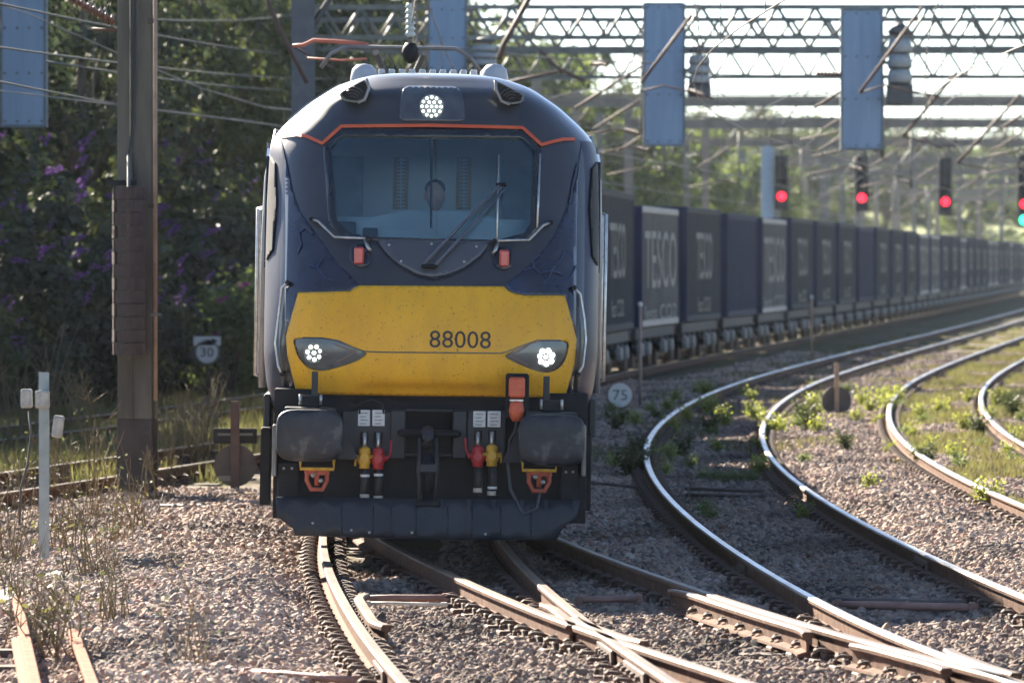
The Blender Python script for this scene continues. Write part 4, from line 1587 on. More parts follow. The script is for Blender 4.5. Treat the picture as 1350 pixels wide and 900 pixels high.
WL = 9.75
wwheel = MB().lathe([(.08, -.07), (.33, -.06), (.39, -.06), (.42, -.065), (.42, .05), (.445, .06), (.445, .08), (.36, .08), (.08, .07)], (0, 0, 0), 'x', 18).mesh('wheel', iron)
W_ = {}
mb = MB()
for s in (-1, 1):
    mb.box((s * 1.05, WL / 2, .82), (.16, WL, .24), bev=.02)
    for k in range(7):
        mb.box((s * 1.08, .5 + k * 1.45, .70), (.10, .12, .22))
mb.box((0, WL / 2, .84), (1.9, WL - .4, .10))
mb.box((0, .1, .84), (2.3, .2, .24), bev=.02)
mb.box((0, WL - .1, .84), (2.3, .2, .24), bev=.02)
W_['frame'] = mb.mesh('frame', wag)
mb = MB()
for s in (-1, 1):
    mb.prism([(-1.35, .50), (-1.2, .62), (-.5, .66), (.5, .66), (1.2, .62), (1.35, .50), (1.1, .40), (.5, .32), (-.5, .32), (-1.1, .40)], 'x', s * .98, s * 1.08)
mb.box((0, 0, .55), (1.9, .4, .2))
W_['bogie'] = mb.mesh('bogie', wag)
W_['axle_box'] = MB().box((0, 0, 0), (.16, .34, .30), bev=.04).mesh('axle_box', wagw)
W_['buffer'] = MB().lathe([(.0, -.02), (.2, 0), (.22, .03), (.1, .05), (.1, .5)], (0, 0, 0), 'y', 14).mesh('buffer', wag)


def wagon(loc, rz, label):
    w = empty('container_wagon', loc, (0, 0, rz))
    tag(w, label, 'wagon', 'wagons of the container train')
    link('frame', W_['frame'], w)
    for y in (2.0, WL - 2.0):
        b_ = link('bogie', W_['bogie'], w, (0, y, 0))
        for yy in (-.9, .9):
            for s in (-1, 1):
                link('wheel', wwheel, b_, (s * .76, yy, .445), (0, 0, 0 if s < 0 else math.pi))
                link('axle_box', W_['axle_box'], b_, (s * 1.12, yy, .47))
    for s in (-1, 1):
        link('buffer', W_['buffer'], w, (s * .87, -.45, .98))
        link('buffer', W_['buffer'], w, (s * .87, WL + .45, .98), (0, 0, math.pi))


ORD = ['first', 'second', 'third', 'fourth', 'fifth', 'sixth', 'seventh', 'eighth', 'ninth', 'tenth', 'eleventh', 'twelfth', 'thirteenth', 'fourteenth', 'fifteenth', 'sixteenth', 'seventeenth',
       'eighteenth', 'nineteenth', 'twentieth', 'twenty-first', 'twenty-second', 'twenty-third', 'twenty-fourth', 'twenty-fifth', 'twenty-sixth', 'twenty-seventh', 'twenty-eighth', 'twenty-ninth', 'thirtieth', 'thirty-first', 'thirty-second', 'thirty-third', 'thirty-fourth', 'thirty-fifth', 'thirty-sixth', 'thirty-seventh', 'thirty-eighth', 'thirty-ninth', 'fortieth']
kinds = ['mid', 'mid', 'mid', 'mid', 'tall', 'grey', 'mid', 'navy', 'grey', 'mid', 'mid', 'mid', 'navy', 'mid', 'mid', 'mid', 'grey', 'grey', 'mid', 'mid', 'grey', 'mid', 'mid', 'mid', 'grey', 'grey', 'mid', 'mid', 'grey', 'mid', 'mid', 'grey', 'mid', 'mid', 'mid']
desc = {'mid': 'blue-grey container', 'tall': 'taller blue-grey container', 'grey': 'paler grey container with light top rail', 'navy': 'dark navy container'}
Y = 67.6
i = 0
FIRST_SEEN = 4
while Y < 450 and i < 32:
    Ye = adv(Y, WL)
    a, b_ = Vector((xa(Y), Y, 0)), Vector((xa(Ye), Ye, 0))
    d = b_ - a
    rz = -math.atan2(d.x, d.y)
    empty_wagon = False
    v = i - FIRST_SEEN
    where = ('%s visible behind the locomotive' % ORD[v]) if v >= 0 else ('%s in line hidden mostly behind the locomotive' % ORD[i])
    wagon(a, rz, 'low dark flat wagon under the container %s' % where)
    ca = a + d.normalized() * ((WL - CL) / 2)
    container(kinds[i], (ca.x, ca.y, .96), rz, '%s, %s' % (desc[kinds[i]], where), kinds[i] != 'navy')
    Y = adv(Ye, 1.75)
    i += 1

# ------------------------------------------------------------------ lattice gantries, masts and what hangs from them
galv = mat('gantry_galvanised', (.15, .165, .155), (.10, .105, .095), rough=.6, metal=.25, scale=3, c3=(.22, .16, .12))
galvb = mat('gantry_beam_stained', (.27, .235, .195), (.19, .165, .135), rough=.75, scale=2)
mastm = mat('mast_stained_steel', (.135, .125, .095), (.055, .048, .038), rough=.7, scale=1.6, bump=.08, bscale=12, stretch=(2, 2, .35), c3=(.24, .215, .17))
mastdark = mat('mast_dark_steel', (.062, .05, .044), (.038, .032, .03), rough=.75, scale=3, bump=.15)
bluegrey = mat('panel_blue_grey', (.20, .30, .43), (.17, .265, .385), rough=.55, scale=1.0, stretch=(6, 6, .6))
brown = mat('arm_rust_brown', (.10, .055, .042), (.065, .038, .03), rough=.7, scale=6)
redarm = mat('arm_red_oxide', (.42, .115, .07), (.30, .08, .055), rough=.6, scale=6)
wirem = mat('wire_copper_dark', (.17, .155, .14), (.11, .10, .09), rough=.55, metal=.4)
wirelight = mat('wire_weathered', (.07, .075, .072), (.05, .053, .05), rough=.7, metal=.1, spec=.2)
insul = mat('insulator_brown', (.17, .075, .05), (.11, .05, .035), rough=.3)
insw = mat('insulator_pale', (.55, .58, .56), (.42, .46, .44), rough=.3)
Z0, Z1 = 7.08, 7.72


def hmast(mb, x, y, z0_, z1_, w=.30, d=.30, t=.03):
    mb.box((x, y, (z0_ + z1_) / 2), (t, d - t * 2, z1_ - z0_))
    for s in (-1, 1):
        mb.box((x, y + s * (d / 2 - t / 2), (z0_ + z1_) / 2), (w, t, z1_ - z0_))
    return mb


def gantry(Y, x0_, x1_, legs, label, truss, skew=0.0, arms=()):
    g = empty('lattice_gantry' if truss else 'beam_gantry', (0, Y, 0), (0, 0, skew))
    tag(g, label, 'gantry', 'gantries spanning the tracks')
    L_ = x1_ - x0_
    if truss:
        for z in (Z0, Z1):
            MB().box(((x0_ + x1_) / 2, 0, z), (L_, .10, .10)).build('chord', galv, g)
        p = .80
        n = int(L_ / p)
        up = MB().tube([(0, 0, Z0), (p / 2, 0, Z1)], .04, 5).mesh('brace', galv)
        dn = MB().tube([(p / 2, 0, Z1), (p, 0, Z0)], .04, 5).mesh('brace', galv)
        for k in range(min(n, 148)):
            link('brace', up, g, (x0_ + k * p, 0, 0))
            link('brace', dn, g, (x0_ + k * p, 0, 0))
    else:
        mb = MB().box(((x0_ + x1_) / 2, 0, (Z0 + Z1) / 2 - .06), (L_, .10, .30))
        mb.box(((x0_ + x1_) / 2, 0, Z1 - .18), (L_, .26, .05)).box(((x0_ + x1_) / 2, 0, Z0 + .10), (L_, .26, .05))
        mb.build('beam', galvb, g)
    for lx in legs:
        hmast(MB(), lx, 0, -.3, Z1 + .25).build('leg', galvb if not truss else galv, g)
    for lx in arms:
        # drop tube, slanted bracket tube, registration arm, insulator
        ao = MB().tube([(lx, 0, Z0), (lx, 0, 5.0)], .05, 6).build('drop_tube', galv, g)
        MB().tube([(lx, 0, 6.7), (lx - 1.5, -.1, 5.75)], .032, 6).build('bracket_tube', brown, ao)
        MB().tube([(lx, 0, 5.15), (lx - .6, -.1, 5.3), (lx - 1.8, -.1, 5.05)], .022, 6).build('registration_arm', brown, ao)
        mbi = MB()
        for k in range(5):
            mbi.lathe([(.03, -.02), (.07, 0), (.03, .02)], (lx - .12 - k * .06, -.02, 5.2 + k * .015), 'x', 8)
        mbi.build('insulator', insul, ao)
    return g


gantry(125, -4.4, 24, [-4.4, 24], 'nearest lattice gantry crossing the top of the view', True, -.012)
gantry(131.5, -4.6, 25, [-4.6, 25], 'second lattice gantry, just behind the nearest one', True, -.012, arms=(2.9, 8.2))
gantry(152, -6, 30, [-6.2, 30], 'third lattice gantry, lowest of the open lattice ones', True, -.02, arms=(3.6, 9.5, 14.0))
names = ['nearest', 'second nearest', 'third nearest', 'fourth nearest', 'fifth nearest', 'sixth nearest', 'seventh nearest', 'eighth nearest']
for k, Yg in enumerate((184, 214, 248, 292, 330, 372, 420, 470)):
    xt = xa(Yg)
    gantry(Yg, xt - 7.6, xt + 34, [xt - 7.6, xt + 16 + 3 * (k % 2), xt + 34], '%s solid beam gantry over the train' % names[k], False, -.03 - .02 * (k % 3),
           arms=[xt - 3.6, xt + 2.6, xt + 8.0, xt + 13.2, xt + 19] if Yg < 380 else [])

# loose masts standing left of the train in the distance
for k, (px_, Ym, top) in enumerate(((790, 268, 150), (937, 350, 185), (980, 380, 190), (1062, 405, 180), (1090, 430, 190), (1178, 450, 205), (1205, 470, 200), (1290, 500, 215), (1320, 510, 200), (760, 240, 120), (830, 282, 165), (905, 318, 175), (1130, 415, 190), (1235, 470, 200), (1110, 400, 170), (1155, 440, 195), (1265, 480, 205))):
    b_ = at(px_, 345, Ym)
    z1_ = at(px_, top, Ym).z
    o = hmast(MB(), 0, 0, -.3, z1_, .34, .3).build('mast_post', galvb if k % 2 else galv, None, (b_.x, Ym, 0))
    t = empty('overhead_mast', (b_.x, Ym, 0))
    o.parent = t
    o.location = (0, 0, 0)
    MB().tube([(0, 0, z1_ - .4), (1.6, 0, z1_ - .6), (2.6, 0, z1_ - 1.3)], .04, 5).build('bracket', galv, t)
    tag(t, '%s slim mast standing beyond the train roofs' % ORD[k], 'mast', 'masts beyond the train')

# hanging blue-grey panels
PBOLT = MB().lathe([(0, -.02), (.022, -.015), (.025, 0)], (0, 0, 0), 'y', 6).mesh('bolt', galv)
for (x0_, x1_, yt, yb_, Yp, lab) in ((848, 903, 4, 193, 123.5, 'blue-grey panel hanging above the train just right of the cab'), (1108, 1164, 12, 198, 123.5, 'blue-grey panel hanging above the signals, farthest right of all'),
                                    (564, 616, -30, 96, 123.5, 'blue-grey panel behind the pantograph above the cab roof'), (1, 62, -30, 168, 99, 'blue-grey panel behind the bushes at the far left')):
    a, b_ = at(x0_, yt, Yp), at(x1_, yb_, Yp)
    w_, h_ = b_.x - a.x, a.z - b_.z
    p = empty('hanging_panel', ((a.x + b_.x) / 2, Yp, b_.z))
    tag(p, lab, 'panel', 'blue-grey panels hung from the gantry')
    MB().box((0, 0, h_ / 2), (w_ - .05, .10, h_ - .05), bev=.01).build('plate', bluegrey, p)
    for s in (-1, 1):
        MB().box((s * (w_ / 2 - .02), .04, h_ / 2), (.05, .22, h_), bev=.008).build('frame_side', mat('panel_edge', (.13, .16, .19), (.1, .12, .145), rough=.6), p)
    for z in (.02, h_ - .02):
        MB().box((0, .04, z), (w_ - .1, .2, .05), bev=.008).build('frame_end', MATS['panel_edge'], p)
    for q in (-.25, 0, .25):
        MB().box((q * w_, -.055, h_ / 2), (.018, .014, h_ - .12)).build('stiffener', bluegrey, p)
    for q in (-.4, -.13, .13, .4):
        for z in (.1, h_ * .36, h_ * .66, h_ - .1):
            link('bolt', PBOLT, p, (q * w_, -.052, z))
    for s in (-1, 1):
        MB().box((s * w_ * .3, .6, h_ - .15), (.06, 1.2, .06)).build('hanger', galv, p)
# stacked grey signal casings beside two of the panels
for (cx_, y0_, y1_, w_, lab) in ((922, 58, 128, 30, 'stacked grey lamp casing beside the panel above the train'), (1186, 28, 138, 34, 'tall stacked grey lamp casing beside the right hanging panel'), (638, 48, 100, 34, 'grey domed lamp casing beside the panel behind the pantograph')):
    Yp = 123.3
    px_m = F / Yp
    b_ = at(cx_, y1_, Yp)
    h_ = (y1_ - y0_) / px_m
    w_ /= px_m
    t = empty('lamp_casing', (b_.x, Yp, b_.z))
    tag(t, lab, 'signal', 'stacked lamp casings on the gantry')
    g1 = mat('casing_grey', (.30, .34, .36), (.24, .27, .29), rough=.55)
    g2 = mat('casing_dark', (.075, .08, .085), (.05, .055, .06), rough=.6)
    MB().box((0, 0, h_ * .12), (w_, .35, h_ * .24), bev=.02).build('base_box', g2, t)
    for k in range(3):
        MB().lathe([(w_ * .42, 0), (w_ * .50, .02), (w_ * .44, h_ * .14), (w_ * .36, h_ * .165)], (0, 0, h_ * (.26 + .18 * k)), 'z', 12).build('casing', g1, t)
        MB().lathe([(w_ * .46, 0), (w_ * .46, h_ * .02)], (0, 0, h_ * (.245 + .18 * k)), 'z', 12).build('ring', g2, t)
    MB().lathe([(w_ * .40, 0), (w_ * .5, h_ * .04), (w_ * .2, h_ * .13), (0, h_ * .16)], (0, 0, h_ * .83), 'z', 12).build('cap', g2, t)
    MB().box((-w_ * .55, .05, h_ * .5), (w_ * .4, .08, .08)).build('bracket', galv, t)

# brackets and arms near the gantry, one thing each
def arm(label, segs, Y, m=brown, r=.036, ins=None):
    c = at(*segs[0][0], Y)
    t = empty('cantilever_arm', c)
    tag(t, label, 'cantilever arm', 'cantilever arms holding the overhead wires')
    for k, pts in enumerate(segs):
        MB().tube([at(*q, Y) - c for q in pts], r if k == 0 else r * .55, 7).build('tube' if k == 0 else 'stay', m, t)
    if ins:
        mb = MB()
        a, b_ = at(*ins[0], Y) - c, at(*ins[1], Y) - c
        mb.tube([a, b_], .025, 6)
        for j in range(7):
            q = a + (b_ - a) * ((j + .5) / 7)
            mb.lathe([(.025, -.025), (.075, 0), (.025, .025)], q, 'x', 9)
        mb.build('insulator', insul, t)


arm('rust brown arm slanting across the panel above the train', [[(912, 20), (845, 110)], [(843, 121), (875, 113), (903, 120), (940, 131)]], 121, ins=((905, 119), (928, 127)))
arm('rust brown arm slanting across the right hanging panel', [[(1216, 10), (1133, 123)], [(1133, 123), (1166, 113), (1200, 121), (1242, 129)]], 121, ins=((1076, 97), (1110, 98)))
arm('brown arm slanting below the tall stacked lamp casing', [[(1262, 95), (1190, 180)], [(1190, 180), (1230, 190)]], 150, r=.045)
arm('brown arm slanting at the right edge above the signals', [[(1345, 125), (1262, 215)], [(1262, 215), (1300, 222)]], 165, r=.045)
arm('red oxide steady arm left of the pantograph', [[(386, 61), (400, 60), (414, 53.5), (450, 55.5), (486, 59)], [(405, 77), (450, 80), (484, 78)], [(496, 60), (496, 80)]], 66, redarm, .022)
arm('dark red arm slanting in front of the trees left of the cab', [[(350, -5), (372, 45), (405, 110)], [(386, 61), (405, 72), (440, 90)]], 75, brown, .028)
arm('brown arm slanting down behind the right cab corner', [[(700, -5), (664, 60), (658, 80)], [(665, 110), (700, 102), (735, 95)]], 118, brown, .06)
arm('brown bracket arm above the first container', [[(665, 20), (735, 90), (772, 108)], [(735, 94), (770, 106)]], 135, brown, .04, ins=((778, 84), (800, 86)))
# clutter of small cross arms under the far gantries
for k, (x_, y_, Yc) in enumerate(((760, 160, 205), (830, 170, 215), (905, 180, 230), (985, 165, 225), (1065, 190, 240), (1110, 230, 260), (1215, 185, 235), (1310, 190, 245), (1180, 220, 262), (1285, 235, 270), (945, 200, 262), (1040, 150, 200))):
    arm('%s far cross arm under the beam gantries' % ORD[k], [[(x_ + 34, y_ - 40), (x_ - 8, y_ + 14)], [(x_ - 40, y_ + 6), (x_, y_ - 2), (x_ + 46, y_ + 8)], [(x_ - 34, y_ - 20), (x_ - 30, y_ + 30)]], Yc, brown if k % 3 == 0 else galv, .035)

# ------------------------------------------------------------------ overhead wires
def wire(name, label, pts, r, m=wirem):
    c = Vector(pts[0])
    o = MB().tube([Vector(p) - c for p in pts], r, 5, caps=False).build(name, m, None, c)
    tag(o, label, 'wire', 'overhead wires')
    return o


for nm, fx, ya, yb_ in (('locomotive track', xa, 36, 420), ('middle curving track', xb, 36, 330), ('farthest right track', xf, 36, 300), ('outer left track', xh, 60, 330)):
    Ys = np.arange(ya, yb_, 6.0)
    ct = wire('contact_wire', 'contact wire running above the %s' % nm, [(fx(y) + .2 * math.sin(y / 19), y, 4.72) for y in Ys], .010)
    ms_ = wire('catenary_wire', 'sagging catenary wire above the %s' % nm, [(fx(y) + .2 * math.sin(y / 19), y, 5.55 + .55 * math.cos(2 * math.pi * (y - 131) / 56.0)) for y in Ys], .010)
    dm = MB()
    for y in np.arange(ya + 4, yb_, 8.0):
        x = fx(y) + .2 * math.sin(y / 19)
        dm.tube([(x, y, 4.72), (x, y, 5.55 + .55 * math.cos(2 * math.pi * (y - 131) / 56.0))], .006, 4, caps=False)
    o = dm.build('dropper_set', wirem, ms_)
    o.location = -ms_.location
for k, (p0, ya, p1, yb_, wh) in enumerate((((-20, 1), 64, (420, 75), 150, 'topmost'), ((-20, 60), 64, (440, 104), 150, 'second'), ((60, 81), 70, (430, 120), 150, 'third'), ((-20, 104), 64, (360, 160), 140, 'lowest'), ((200, 26), 90, (420, 14), 140, 'rising'))):
    a, b_ = at(*p0, ya), at(*p1, yb_)
    wire('feeder_wire', '%s of the pale wires crossing the dark trees' % wh, [a + (b_ - a) * t + Vector((0, 0, -.35 * 4 * t * (1 - t) * .3)) for t in np.linspace(0, 1, 12)], .013, wirelight)
for k, (p0, p1, Yw, wh) in enumerate((((640, 92), (1360, 100), 140, 'upper'), ((690, 128), (1360, 132), 170, 'middle'), ((720, 150), (1360, 158), 190, 'lower'), ((760, 182), (1360, 186), 215, 'lowest'), ((560, 60), (860, 84), 122, 'short'), ((690, 106), (1360, 110), 160, 'second'), ((700, 117), (1360, 120), 176, 'third'), ((740, 140), (1360, 147), 196, 'fifth'), ((770, 168), (1360, 172), 208, 'sixth'), ((780, 200), (1360, 203), 240, 'seventh'), ((800, 214), (1360, 216), 262, 'eighth'), ((900, 232), (1360, 235), 290, 'ninth'))):
    a, b_ = at(*p0, Yw), at(*p1, Yw)
    wire('span_wire', '%s cross span wire behind the hanging panels' % wh, [a, (a + b_) / 2 - Vector((0, 0, .06)), b_], .018, galv)
a, b_ = at(541, -40, 58.6), at(541, 12, 58.6)
t = empty('wire_insulator', at(541, 52, 58.6))
tag(t, 'pale insulator hanging just above the pantograph', 'insulator')
mb = MB()
for k in range(6):
    mb.lathe([(.025, -.03), (.055, -.005), (.03, .03)], (0, 0, .05 + k * .055), 'z', 10)
mb.build('sheds', insw, t)
MB().tube([(0, 0, 0), (0, 0, .8)], .018, 6).build('rod', wirelight, t)
mb = MB().tube([(-.2, 0, .38), (.45, 0, .40)], .012, 5).build('yoke', galv, t)

# ------------------------------------------------------------------ colour light signals
redl, greenl = emit('signal_red', (1.0, .012, .03), 1.0), emit('signal_green', (.03, .9, .45), 1.0)
blk = mat('signal_black', (.018, .018, .02), (.012, .012, .013), rough=.6)
for (px_, py_, top, lab, grn) in ((1030, 259, 205, 'red colour light signal beside the pale blue post', False), (1136, 261, 206, 'red colour light signal under the right hanging panel', False), (1246, 266, 208, 'red colour light signal right of the two clear ones', False),
                                  (1350, 269, 204, 'red and green signal cut by the right picture edge', True)):
    Ys_ = 246.5
    k = Ys_ / F
    b_ = at(px_, py_ + 18, Ys_)
    hh = (py_ + 18 - top) * k
    t = empty('signal', (b_.x, Ys_, b_.z))
    tag(t, lab, 'signal', 'colour light signals under the far gantry')
    MB().box((0, 0, hh / 2), (.56, .20, hh), bev=.05).build('back_board', blk, t)
    for j, z in enumerate((18 * k, 36 * k, 54 * k)):
        MB().lathe([(.17, .02), (.20, -.12), (.215, -.12), (.19, .02)], (0, -.10, z), 'y', 16).build('hood', blk, t)
        if j == 0:
            MB().lathe([(.0, -.03), (.11, -.025), (.185, .0), (.185, .02)], (0, -.125, z), 'y', 18).build('lens', redl, t)
        elif j == 1:
            MB().lathe([(.0, -.01), (.16, .0)], (0, -.11, z), 'y', 16).build('lens', mat('lens_off', (.02, .02, .022), rough=.2), t)
    if grn:
        MB().lathe([(.0, -.03), (.13, -.025), (.2, .0), (.2, .02)], (0, -.115, -.1), 'y', 18).build('lens', greenl, t)
        MB().box((0, 0, -.16), (.5, .18, .4), bev=.05).build('lower_head', blk, t)
    MB().box((0, .3, hh + .15), (.12, .7, .12)).build('hanger', blk, t)
    MB().box((0, .3, hh + .45), (.9, .5, .08)).build('cage_floor', blk, t)
    for s in (-1, 1):
        MB().tube([(s * .42, .1, hh + .45), (s * .42, .1, hh + 1.3)], .03, 5).build('cage_post', blk, t)
b_ = at(1012, 345, 247)
t = empty('signal_post', (b_.x, 247, -.2))
tag(t, 'pale blue post standing beside the first red signal', 'post')
hmast(MB(), 0, 0, 0, at(0, 193, 247).z + .2, .5, .4).build('column', mat('post_pale_blue', (.33, .45, .58), (.28, .39, .50), rough=.5), t)
MB().box((0, 0, .05), (.8, .8, .25)).build('base', galvb, t)

# ------------------------------------------------------------------ tall mast with balance weights at the left
b_ = gp(181, 655, -.2)
MX, MY = b_.x, b_.y
ms = empty('overhead_mast', (MX, MY, -.25))
tag(ms, 'tall stained steel mast carrying a stack of brown balance weights', 'mast')
mb = MB()
mb.box((.0, 0, 4.6), (.03, .26, 7.4))
for s in (-1, 1):
    mb.box((s * .02, s * .15, 4.6), (.37, .035, 7.4), bev=.006)
mb.box((.205, -.10, 4.6), (.03, .06, 7.4), bev=.006)
mb.box((-.05, -.18, 4.6), (.02, .03, 7.4), bev=.003)
col_up = mb.build('column', mastm, ms)
mb = MB()
mb.box((.0, 0, .45), (.034, .26, .9))
for s in (-1, 1):
    mb.box((s * .02, s * .152, .45), (.38, .045, .9), bev=.006)
mb.build('column_foot', mastdark, ms)
MB().box((.02, .0, -.02), (.62, .6, .16), bev=.02).build('foundation', mat('concrete_pale', (.34, .32, .29), (.25, .23, .21), rough=.9, scale=6, bump=.3), ms)
cw = empty('balance_weights', parent=ms)
za, zb = at(170, 468, MY - .35).z + .25, at(170, 246, MY - .35).z + .25
nW = 13
hW = (zb - za) / nW
wm = MB()
pr = []
for k in range(22):
    a = math.pi / 2 + .16 + (2 * math.pi - .32) * k / 21
    pr.append((.198 * math.cos(a), .17 * math.sin(a)))
pr += [(.030, .04), (-.030, .04)]
wm.prism(pr, 'z', .004, hW - .006)
weight = wm.mesh('weight', mat('weight_iron', (.070, .050, .044), (.045, .034, .031), rough=.85, scale=8, bump=.4, c3=(.11, .08, .065)))
cwx = (170 - 675) / F * (MY - .35) - MX
for k in range(nW):
    link('weight', weight, cw, (cwx, -.37, za + k * hW), (0, 0, math.pi / 2 + .55 + (.12 if k % 2 else -.12) + random.uniform(-.05, .05)))
MB().tube([(cwx, -.37, za - .05), (cwx, -.37, zb + .35)], .018, 6).build('rod', galv, cw)
MB().tube([(cwx, -.37, zb + .35), (cwx + .02, -.3, zb + .55), (cwx + .02, -.3, 8.2)], .012, 6).build('cable', wirelight, cw)
MB().box((cwx - .07, -.33, zb + .04), (.30, .04, .06)).build('guide_clamp', black, cw)
gx = (205 - 675) / F * (MY - .25) - MX
gr_ = MB().tube([(gx, -.25, 1.1), (gx, -.25, 8.2)], .022, 6).build('guide_rod', mat('rod_tan', (.30, .215, .16), (.22, .15, .11), rough=.6), ms)
MB().box((gx, -.25, 2.03), (.13, .05, .03)).build('stop', galv, gr_)
for z in (3.2, 5.2):
    MB().box((gx - .03, -.2, z), (.10, .12, .05)).build('bracket', mastdark, gr_)
MB().tube([(-.02, -.2, zb + .05), (-.05, -.19, zb + .4), (-.02, -.18, zb + .7), (0, -.17, 5.6)], .012, 5).build('earth_cable', wirelight, ms)
# big insulator string on its bracket at the top
mb = MB()
a, b_ = at(90, -4, MY) - Vector((MX, MY, -.25)), at(152, 30, MY) - Vector((MX, MY, -.25))
mb.tube([a, b_], .03, 6)
for j in range(8):
    q = a + (b_ - a) * ((j + .5) / 8)
    mb.lathe([(.03, -.02), (.085, 0), (.03, .02)], q, 'x', 9)
mb.build('insulator', insul, ms)
MB().tube([at(122, 39, MY) - Vector((MX, MY, -.25)), at(156, 41, MY) - Vector((MX, MY, -.25))], .02, 6).build('stay', brown, ms)
# second mast behind, left of the cab
b_ = at(400, 345, 92)
t = empty('overhead_mast', (b_.x, 92, -.2))
tag(t, 'dim grey mast in front of the dark trees left of the cab', 'mast')
hmast(MB(), 0, 0, 0, 7.9, .36, .3).build('column', mat('mast_grey_dim', (.09, .10, .115), (.07, .078, .09), rough=.7), t)
MB().box((0, 0, .05), (.6, .6, .2)).build('foundation', MATS['concrete_pale'], t)
MB().tube([(0, 0, 6.0), (.6, 0, 6.9), (.75, 0, 7.5)], .05, 6).build('strut', MATS['mast_grey_dim'], t)
# steady arm on the left panel
arm('thin red arm crossing the far left panel', [[(-10, 29), (55, 35)], [(-10, 42), (42, 45), (42, 34)]], 100, redarm, .02)

# ------------------------------------------------------------------ signs, posts, trackside kit
signw = mat('sign_white', (.62, .62, .60), (.54, .54, .52), rough=.5, scale=6)
signg = mat('sign_rim_grey', (.20, .19, .185), (.15, .14, .14), rough=.5)
signb = mat('sign_figure', (.05, .06, .065), rough=.5)
dkpost = mat('post_dark_red', (.075, .042, .036), (.05, .03, .027), rough=.7)


def fit_text(txt, w_, h_, m):
    me = text_mesh(txt, 1.0, m, .003)
    xs_ = [v.co.x for v in me.vertices]
    ys_ = [v.co.y for v in me.vertices]
    for v in me.vertices:
        v.co = ((v.co.x - min(xs_)) / (max(xs_) - min(xs_)) * w_ - w_ / 2, v.co.z, (v.co.y - min(ys_)) / (max(ys_) - min(ys_)) * h_ - h_ / 2)
    return me


def round_sign(px_, py_, r_px, Y, num, label, arrow=False, rim=signg):
    r_ = r_px / F * Y
    c = at(px_, py_, Y)
    base = gz(c.x, Y) - .05
    t = empty('speed_sign', (c.x, Y, base))
    tag(t, label, 'sign', 'round speed signs')
    zc = c.z - base
    d = MB().lathe([(r_, -.015), (r_, .015)], (0, 0, zc), 'y', 32).build('disc', signw, t)
    MB().lathe([(r_ * .86, -.022), (r_ * 1.0, -.022), (r_ * 1.0, -.012), (r_ * .86, -.012), (r_ * .86, -.022)], (0, 0, zc), 'y', 32, caps=False).build('rim', rim, d)
    tm_ = fit_text(num, r_ * 1.02, r_ * .72, signb)
    link('figures', tm_, d, (0, -.021, zc))
    MB().tube([(0, .04, 0), (0, .04, zc + r_ * .6)], .03, 8).build('post', dkpost, t)
    if arrow:
        zz = at(px_, 449.5, Y).z - base
        a_ = MB().box((0, 0, zz), (.48, .03, .16), bev=.005).build('arrow_plate', signw, t)
        mb = MB()
        mb.prism([(-.02, zz - .02), (.09, zz - .02), (.09, zz - .055), (.19, zz), (.09, zz + .055), (.09, zz + .02), (-.02, zz + .02)], 'y', -.022, -.016)
        mb.build('arrow', signb, a_)


round_sign(817.5, 520.5, 18.5, 101, '75', 'round white sign reading 75 beside the container train', rim=mat('sign_rim_brown', (.26, .13, .11), rough=.5))
round_sign(273, 464, 16.5, 104, '30', 'round white sign reading 30 under an arrow plate by the bushes', True)


def disc_back(px_, py_base, py_top, py_disc, r_px, label, box=False):
    b_ = gp(px_, py_base, -.2)
    k = b_.y / F
    t = empty('disc_signal', (b_.x, b_.y, -.22))
    tag(t, label, 'signal', 'round discs seen from behind')
    MB().box((0, -.04, (py_base - py_top) * k / 2), (.10 if box else .075, .05, (py_base - py_top) * k), bev=.006).build('post', dkpost if box else mat('post_tan', (.34, .23, .15), (.25, .17, .11), rough=.7), t)
    zc = (py_base - py_disc) * k
    MB().lathe([(r_px * k, 0), (r_px * k, .03), (r_px * k * .93, .04)], (0, 0, zc), 'y', 24).build('disc', mat('disc_dark', (.06, .05, .045), (.035, .03, .028), rough=.7, scale=5), t)
    if box:
        MB().box((0, .03, (py_base - 572) * k), (57 * k, .08, 20 * k), bev=.01).build('head_box', black, t)
        for q in (-1, 1):
            MB().box((q * 14 * k, -.012, (py_base - 570) * k), (18 * k, .01, 3 * k)).build('strip', galv, t)
        MB().box((-.12, -.02, (py_base - 628) * k), (.14, .03, .06)).build('plate', galv, t)


disc_back(310, 645, 526, 611, 28, 'dark disc on a reddish post beside the track left of the locomotive', True)
disc_back(1103, 549, 476, 527, 19.5, 'dark disc on a tan post between the curving tracks')


def thin_post(px_, py_top, Y, label, m, r_=.022, top=None):
    c = at(px_, py_top, Y)
    base = gz(c.x, Y) - .05
    t = empty('marker_post', (c.x, Y, base))
    tag(t, label, 'post', 'thin marker posts by the train')
    MB().tube([(0, 0, 0), (0, 0, c.z - base)], r_, 7).build('rod', m, t)
    MB().lathe([(0, .06), (.035, .04), (.04, 0), (.02, -.04)], (0, 0, c.z - base), 'z', 10).build('knob', top or signw, t)
    MB().box((0, 0, .05), (.12, .12, .14), bev=.01).build('foot', black, t)


thin_post(844, 402, 103, 'thin post with pale knob in front of the first container', mat('post_pinkish', (.28, .20, .18), (.2, .15, .13), rough=.6), .03)
thin_post(1070, 392, 150, 'thin tan post with bright knob before the middle of the train', MATS['post_tan'], .03)

